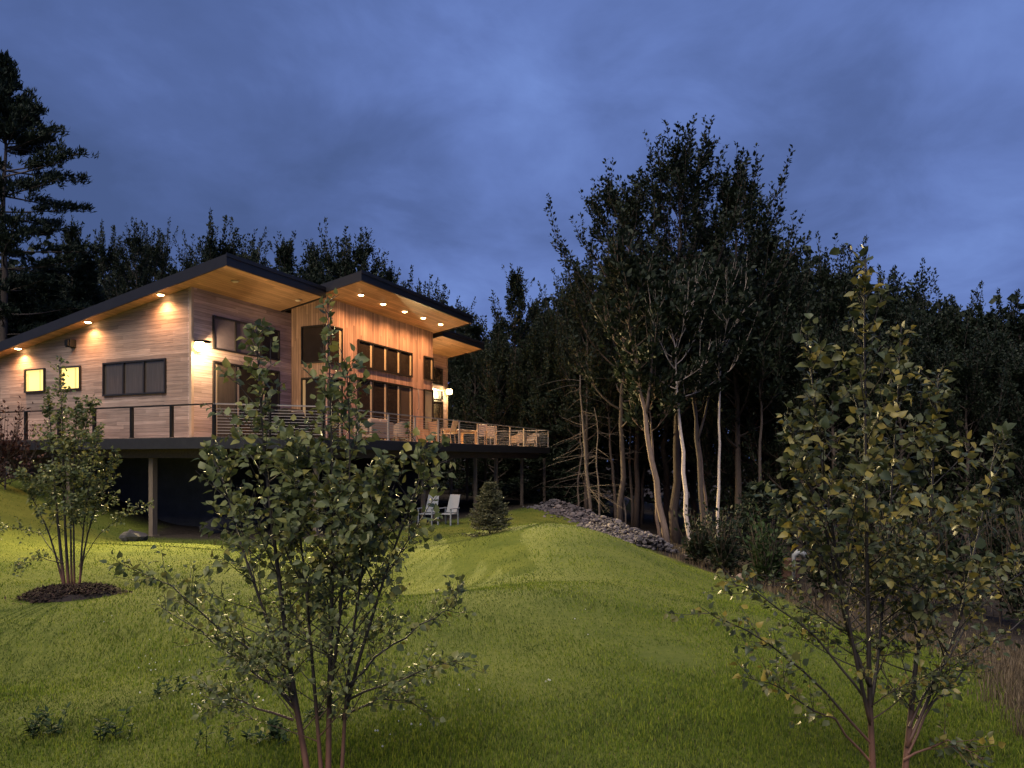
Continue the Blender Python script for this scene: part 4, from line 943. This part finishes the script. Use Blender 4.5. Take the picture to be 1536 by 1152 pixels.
# ------------------------------------------------------------------ mulch ring, weeds, clover
def mulch():
    rng = np.random.default_rng(17); n = 5200; a = rng.random(n) * 6.283; r = (.62 + .10 * np.sin(3 * a + 1) + .06 * np.sin(7 * a)) * rng.random(n) ** .5 * (1 + .25 * (rng.random(n) > .93)); X = mulch_c[0] + r * np.cos(a) * 1.02; Y = mulch_c[1] + r * np.sin(a) * .95
    Z = H(X, Y) + .13 * np.clip(1 - (r / .68) ** 2, 0, 1) ** .7 + rng.uniform(0, .02, n); D = rng.normal(0, 1, (n, 3)) * np.array([1, 1, .35]); Ls = rng.uniform(.025, .075, n)
    root = tag(empty('mulch_ring', (0, 0, 0)), 'round raised ring of dark bark mulch at the foot of the small birch', 'mulch bed')
    mb = MB(); ng = 28; vs = []
    for k in range(6):
        for i in range(ng):
            rr = .70 * k / 5; x = mulch_c[0] + rr * math.cos(6.2832 * i / ng); y = mulch_c[1] + rr * .95 * math.sin(6.2832 * i / ng); vs.append((x, y, float(H(x, y)) + .125 * max(0, 1 - (rr / .68) ** 2) ** .7 - (.03 if k == 5 else 0)))
    mb.add(vs, [(k * ng + i, k * ng + (i + 1) % ng, (k + 1) * ng + (i + 1) % ng, (k + 1) * ng + i) for k in range(5) for i in range(ng)])
    mb.build('mulch_mound', plain('mulch_soil', (.022, .014, .011), .95, noise=.4, nscale=20, bump=.4), root, smooth=True)
    o = mesh_obj('bark_chips', leaf_cloud('bark_chips', np.stack([X, Y, Z], -1), D, rng.normal(0, .3, (n, 3)) + np.array([0, 0, 1]), Ls, Ls * .4, CARD_T, CARD_F), M['mulch'], root); o['kind'] = 'stuff'
mulch()
def weed(px, py, seed, hgt, n, lf, label):
    rng = np.random.default_rng(seed); p = on_ground(px, py); root = tag(empty('weed_plant', tuple(p)), label, 'weed', 'weeds in the lawn'); mb = MB(); P = []; D = []
    for k in range(n):
        a = rng.random() * 6.28; pts = bend_path(rng, np.array([rng.normal(0, .05), rng.normal(0, .05), 0]), rot_dir(a, rng.uniform(.7, 1.45)), hgt * rng.uniform(.5, 1.05), 5, .3, .08)
        mb = MB(); mb.tube(pts, [.004, .0035, .003, .0025, .002, .0012], 4); mb.build('stem', M['weed'], root)
        for t in np.linspace(.2, 1, 11):
            P.append(interp_path(pts, t)); D.append(rot_dir(rng.random() * 6.28, rng.uniform(-.1, .8)))
    P = np.array(P); D = np.array(D); k = len(P); Ls = lf * rng.uniform(.6, 1.2, k)
    mesh_obj('leaves', leaf_cloud('leaves', P, D, rng.normal(0, .3, (k, 3)) + np.array([0, 0, 1]), Ls, Ls * .42, LEAF_T, LEAF_F), M['weed'], root)
weed(62, 1105, 1, .22, 11, .055, 'bushy dark weed in the near lawn, tallest of the weeds')
weed(163, 1110, 2, .18, 8, .05, 'smaller upright weed in the lawn right beside the tallest weed')
weed(322, 1128, 3, .20, 4, .045, 'thin single-stemmed weed between the upright weed and the birch stems')
weed(408, 1112, 4, .12, 14, .06, 'low dark clump of broad weed leaves at the birch foot')
weed(478, 1075, 5, .10, 10, .05, 'low weed clump just behind the birch stems')
weed(250, 1040, 6, .13, 8, .05, 'low shiny-leaved weed in the shaded hollow of the lawn')
def clover():
    rng = np.random.default_rng(23); mb = MB(); spots = [(215, 990, 4), (240, 1010, 6), (345, 1060, 16), (300, 1050, 4), (200, 1040, 3), (560, 1110, 5), (640, 1085, 6), (700, 1030, 3), (150, 935, 2), (830, 1010, 3), (900, 940, 3)]
    for px, py, n in spots:
        for k in range(n):
            p = on_ground(px + rng.normal(0, 22), py + rng.normal(0, 12)); r = rng.uniform(.004, .008); z = p[2] + rng.uniform(.03, .06); mb.lathe((p[0], p[1], z), [(r * .3, -r), (r, -.2 * r), (r * .7, .6 * r), (r * .2, r)], 6)
    tag(mb.build('clover_flowers', M['flower']), kind='stuff')
clover()

# ------------------------------------------------------------------ young birch clumps
def birch_clump(seed, stems, Y0, leafm, label, lf, nbr, spread, twig=1.0, extra=(), rbase=.015, tmin=.30, dens=1.0, low=0):
    rng = np.random.default_rng(seed); b0 = PX(stems[0][0][0], HZ, Y0); gz = float(H(b0[0], Y0)); root = tag(empty('young_birch', (b0[0], Y0, gz)), label, 'birch tree')
    O = np.array([b0[0], Y0, gz]); P = []; D = []; W = []
    def leaves_on(pts, t0, step, wt=1.0):
        ln = sum(np.linalg.norm(pts[i + 1] - pts[i]) for i in range(len(pts) - 1)); k = max(1, int(ln * (1 - t0) / step))
        for t in t0 + (1 - t0) * (np.arange(k) + rng.random(k) * .6) / k:
            b = interp_path(pts, min(t, .999)); i = min(int(t * (len(pts) - 1)), len(pts) - 2); d = pts[i + 1] - pts[i]; d = d / max(np.linalg.norm(d), 1e-6)
            for q in range(1 if rng.random() < .6 else 2):
                o = norm(rng.normal(0, 1, 3)[None])[0]; o = o - d * (o @ d); o = o / max(np.linalg.norm(o), 1e-6); pet = lf * rng.uniform(.15, .4)
                P.append(b + o * pet); D.append(o * .9 + d * .55 + np.array([0, 0, rng.uniform(-.55, .45)])); W.append(wt)
    def twigs(pts, n, L0, lo=.25, wt=1.0):
        for k in range(n):
            t = rng.uniform(lo, .97); b = interp_path(pts, t); i = min(int(t * (len(pts) - 1)), len(pts) - 2); d = pts[i + 1] - pts[i]; d = d / np.linalg.norm(d)
            o = rng.normal(0, 1, 3); o = o - d * (o @ d); o /= np.linalg.norm(o); L = L0 * rng.uniform(.4, 1.1)
            q = bend_path(rng, b, d * .75 + o * .75 + np.array([0, 0, .15]), L, 4, .15, .10); tw.tube(q, [.0024, .002, .0017, .0014, .0009], 3, cap=False); leaves_on(q, .15, .030 / dens * (lf / .065), wt)
    tw = MB()
    for si, st in enumerate(stems):
        ydep = np.linspace(0, 1, len(st)); off = rng.uniform(-.28, .28) if si else 0.0
        pts = [PX(a, b, Y0 + off * t * (1.2)) - O for (a, b), t in zip(st, ydep)]; pts[0][2] = min(pts[0][2], -.06) if abs(st[0][1] - stems[0][0][1]) < 5 else pts[0][2]
        m = []                                              # smooth the stem by subdividing
        for i in range(len(pts) - 1):
            for k in range(4): m.append(pts[i] + (pts[i + 1] - pts[i]) * k / 4 + rng.normal(0, .004, 3) * (i > 0))
        m.append(pts[-1]); n = len(m); r0 = rbase * (1.0 if si < 2 else .62)
        for _ in range(2): m = [m[0]] + [(m[i - 1] + 2 * m[i] + m[i + 1]) / 4 for i in range(1, n - 1)] + [m[-1]]
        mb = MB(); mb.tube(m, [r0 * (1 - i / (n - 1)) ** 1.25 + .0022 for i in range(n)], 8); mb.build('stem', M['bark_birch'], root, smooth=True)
        ln = sum(np.linalg.norm(m[i + 1] - m[i]) for i in range(n - 1)); k_ = int(nbr * ln / 2.4)
        for k in range(k_):
            t = tmin + (1 - tmin) * (k + rng.random()) / k_; b = interp_path(m, min(t, .985)); az = k * 2.4 + si * 1.3 + rng.normal(0, .4)
            L = spread * 1.25 * max(0, 1.06 - t) ** 1.25 * rng.uniform(.45, 1.1) + .06; el = rng.uniform(.45, .95) + .25 * t
            q = bend_path(rng, b, rot_dir(az, el), L, 6, .25, .06); rb = .0022 + .0055 * L; tw.tube(q, [rb * (1 - .8 * j / 6) for j in range(7)], 4, cap=False)
            leaves_on(q, .22 if t > .35 else .40, .042 / dens * (lf / .065)); twigs(q, int((1 + 7 * L) * twig), .07 + .26 * L)
        if low and si < 6:                                  # long fine side branches low on the clump, with small sparse leaves
            for k in range(low):
                t = rng.uniform(.12, .42); b = interp_path(m, t); L = rng.uniform(.30, .85) * spread * 1.15
                q = bend_path(rng, b, rot_dir(rng.random() * 6.28, rng.uniform(.25, .85)), L, 7, .25, .06); tw.tube(q, [.0042 * (1 - .8 * j / 7) for j in range(8)], 4, cap=False)
                leaves_on(q, .35, .040, .62); twigs(q, int(6 * twig), .17, .30, .62)
        twigs(m, int(8 * twig), .10, .60); leaves_on(m, .60, .030 * (lf / .065))
    for st, dy in extra:                                    # long low side branches
        q = [PX(a, b, Y0 + dy * t) - O for (a, b), t in zip(st, np.linspace(0, 1, len(st)))]; n = len(q)
        q2 = [q[0]]
        for i in range(n - 1):
            for k in range(1, 4): q2.append(q[i] + (q[i + 1] - q[i]) * k / 3 + rng.normal(0, .008, 3))
        q = q2; n = len(q); tw.tube(q, [.0075 * (1 - .8 * i / (n - 1)) for i in range(n)], 6, cap=False); leaves_on(q, .35, .035, .85); twigs(q, int(14 * twig), .22, .25, .72)
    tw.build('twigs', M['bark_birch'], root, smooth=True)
    P_, D_ = np.array(P), np.array(D); n = len(P_); Ls = lf * rng.uniform(.55, 1.18, n) * np.array(W); Nn = rng.normal(0, .55, (n, 3)) + np.array([0, -.35, .75])
    o = mesh_obj('leaves', leaf_cloud('leaves', P_, D_, Nn, Ls, Ls * rng.uniform(.66, .90, n), LEAF_T, LEAF_F, True), M[leafm], root)
    o.data.polygons.foreach_set('use_smooth', np.ones(len(o.data.polygons), bool)); return n
na = birch_clump(5, [
    [(470, 1200), (440, 1030), (416, 850), (400, 700), (390, 580), (384, 488)],
    [(492, 1200), (494, 1000), (499, 800), (497, 650), (491, 445)],
    [(486, 1200), (470, 1010), (456, 860), (445, 740), (440, 660)],
    [(510, 1200), (520, 1020), (543, 850), (560, 760), (585, 700)],
    [(493, 1060), (506, 960), (522, 800), (525, 640), (520, 540)],
    [(447, 1075), (418, 985), (368, 830), (335, 720), (312, 668)],
    [(515, 1080), (545, 965), (592, 820), (630, 720), (645, 670)]], 3.62, 'birch_leaf',
    'large multi-stemmed birch with bare reddish stems in front of the house', .052, 22, .66, 1.0, low=9,
    extra=[([(440, 1062), (385, 985), (300, 915), (235, 870), (180, 842)], -.2), ([(436, 1050), (370, 1000), (300, 945), (235, 905)], .2), ([(520, 1030), (590, 965), (650, 925), (690, 905)], .3), ([(522, 1050), (600, 1020), (690, 985)], -.2), ([(508, 1075), (570, 1050), (640, 1048)], .1), ([(440, 1080), (360, 1050), (300, 1040)], -.1)])
nb = birch_clump(9, [
    [(1312, 1200), (1305, 1050), (1300, 850), (1298, 650), (1296, 500), (1298, 388)],
    [(1352, 1200), (1368, 1037), (1382, 930), (1396, 750), (1402, 640), (1408, 560)],
    [(1307, 1090), (1285, 1000), (1255, 830), (1232, 690), (1218, 580), (1208, 500)],
    [(1360, 1120), (1389, 1057), (1440, 930), (1470, 790), (1488, 700), (1497, 655)],
    [(1306, 1060), (1318, 980), (1332, 800), (1345, 620), (1352, 490)],
    [(1305, 1030), (1272, 950), (1240, 800), (1200, 690), (1176, 620)]], 3.6, 'birch_leaf_yellow',
    'multi-stemmed birch with many leaves turning yellow at the dry edge of the lawn', .055, 22, .60, 1.0, low=8,
    extra=[([(1308, 1117), (1207, 1003), (1120, 945), (1050, 912)], -.1), ([(1306, 1060), (1230, 960), (1140, 890), (1085, 872)], .25), ([(1362, 1130), (1400, 1050), (1469, 977), (1540, 925), (1580, 880)], .1), ([(1356, 1140), (1420, 1110), (1475, 1140)], -.2), ([(1312, 1150), (1250, 1080), (1165, 1030), (1110, 1015)], -.2), ([(1364, 1090), (1430, 960), (1500, 880), (1545, 850)], .2)])
nc = birch_clump(14, [
    [(98, 892), (88, 800), (80, 700), (76, 640), (70, 590)], [(104, 892), (97, 790), (94, 660), (90, 535)], [(112, 892), (110, 780), (112, 660), (118, 600)],
    [(119, 892), (124, 790), (140, 690), (150, 640)], [(116, 892), (130, 800), (160, 720), (176, 680)], [(100, 892), (75, 800), (45, 740), (28, 705)], [(108, 892), (105, 760), (128, 640), (140, 600)]], 10.6, 'birch_leaf',
    'small bushy birch growing in a mulch ring near the deck', .062, 17, .72, 1.0, extra=[([(96, 850), (60, 800), (20, 790), (-20, 800)], .2), ([(118, 850), (150, 800), (190, 770), (225, 755)], -.2), ([(96, 845), (60, 835), (25, 850)], -.4)], rbase=.024, tmin=.30, dens=1.25)
print('leaves', na, nb, nc)

# ------------------------------------------------------------------ small spruce on the lawn, shrubs, vent pipe
p = on_ground(735, 800)
sp_ = conifer('young_spruce', 71, 2.0, .02, .98, 17, 9, 16, .10, droop=.12, leafm='spruce', r0=.03)
sp_.location = (p[0], p[1], p[2] - .02); kz = (PX(735, 716, p[1])[2] - p[2]) / 2.2; sp_.scale = (kz * .98, kz * .98, kz); tag(sp_, 'small bushy young spruce standing alone on the lawn below the deck', 'spruce')
bushes = 'saplings at the wood edge'
def shrub(name, px, py, Y, seed, Ht, sp, m, label, group=None, per=26, ls=.16, nl=16, cat='shrub'):
    o = broadleaf(name, seed, Ht, .05, sp, nl, int(per * .6), ls, r0=.02, leafm=m, rad=.24, el0=.7, sub=5); w = PX(px, py, Y)
    o.location = (w[0], Y, float(H(w[0], Y)) - .03); return tag(o, label, cat, group)
h_ = conifer('hemlock_bush', 72, 3.4, .02, 2.1, 13, 7, 9, .17, droop=.05, leafm='needle', r0=.05)
w = PX(1140, 800, 25.5); h_.location = (w[0], 25.5, float(H(w[0], 25.5)) - .05); tag(h_, 'spreading hemlock bush lit at the wood edge beside the slim white birch', 'hemlock')
shrub('sapling', 1085, 850, 24, 81, 1.0, .5, 'forest_leaf', 'leafy green sapling in dry grass below the birch trunks', bushes)
shrub('sapling', 1150, 868, 21.5, 82, .9, .6, 'weed', 'low broad-leaved sapling between the hemlock bush and the pale boulder', bushes)
shrub('sapling', 1050, 838, 25.5, 83, .7, .45, 'forest_leaf', 'small sapling at the foot of the brown upright trunk', bushes)
shrub('sapling', 1240, 875, 20, 84, 1.2, .7, 'forest_leaf', 'dark sapling behind the yellowing birch near the white pipe', bushes)
for px, Y, hh in ((1420, 19, 1.6), (1500, 17.5, 1.8), (1340, 20, 1.5), (1560, 16, 1.7)):
    shrub('dark_shrub', px, 900, Y, 90 + px, hh, 1.1, 'forest_leaf', 'dark low shrub along the black wood beyond the dry bank', 'shrubs on the dry bank')
shrub('red_shrub', 8, 700, 23.5, 85, 1.3, .9, 'red_leaf', 'dark red-leaved shrub under the deck at the grassy rise', None, ls=.12)
p = on_ground(1190, 882); Yp = p[1]
pts = [PX(1190, 882, Yp), PX(1190, 842, Yp), PX(1191, 833, Yp), PX(1197, 828.5, Yp), PX(1204, 829.5, Yp), PX(1208, 836, Yp)]
mb = MB(); mb.tube(pts, [.05, .05, .075, .10, .10, .09], 12); o = mb.build('vent_pipe', M['white'], smooth=True); tag(o, 'white gooseneck vent pipe curving over at the wood edge behind the birch', 'pipe')
c = PX(1186, 880, Yp + .55); z = float(H(c[0], c[1])); mb = MB(); mb.lathe((c[0], c[1], z), [(.29, 0), (.30, .02), (.29, .04), (.29, .29), (.305, .31), (.29, .33), (.29, .58), (.305, .60), (.29, .62), (.29, .86), (.30, .88), (.27, .885)], 24)
tag(mb.build('rusty_drum', M['rust'], smooth=True), 'rusty brown drum standing behind the white vent pipe', 'drum')
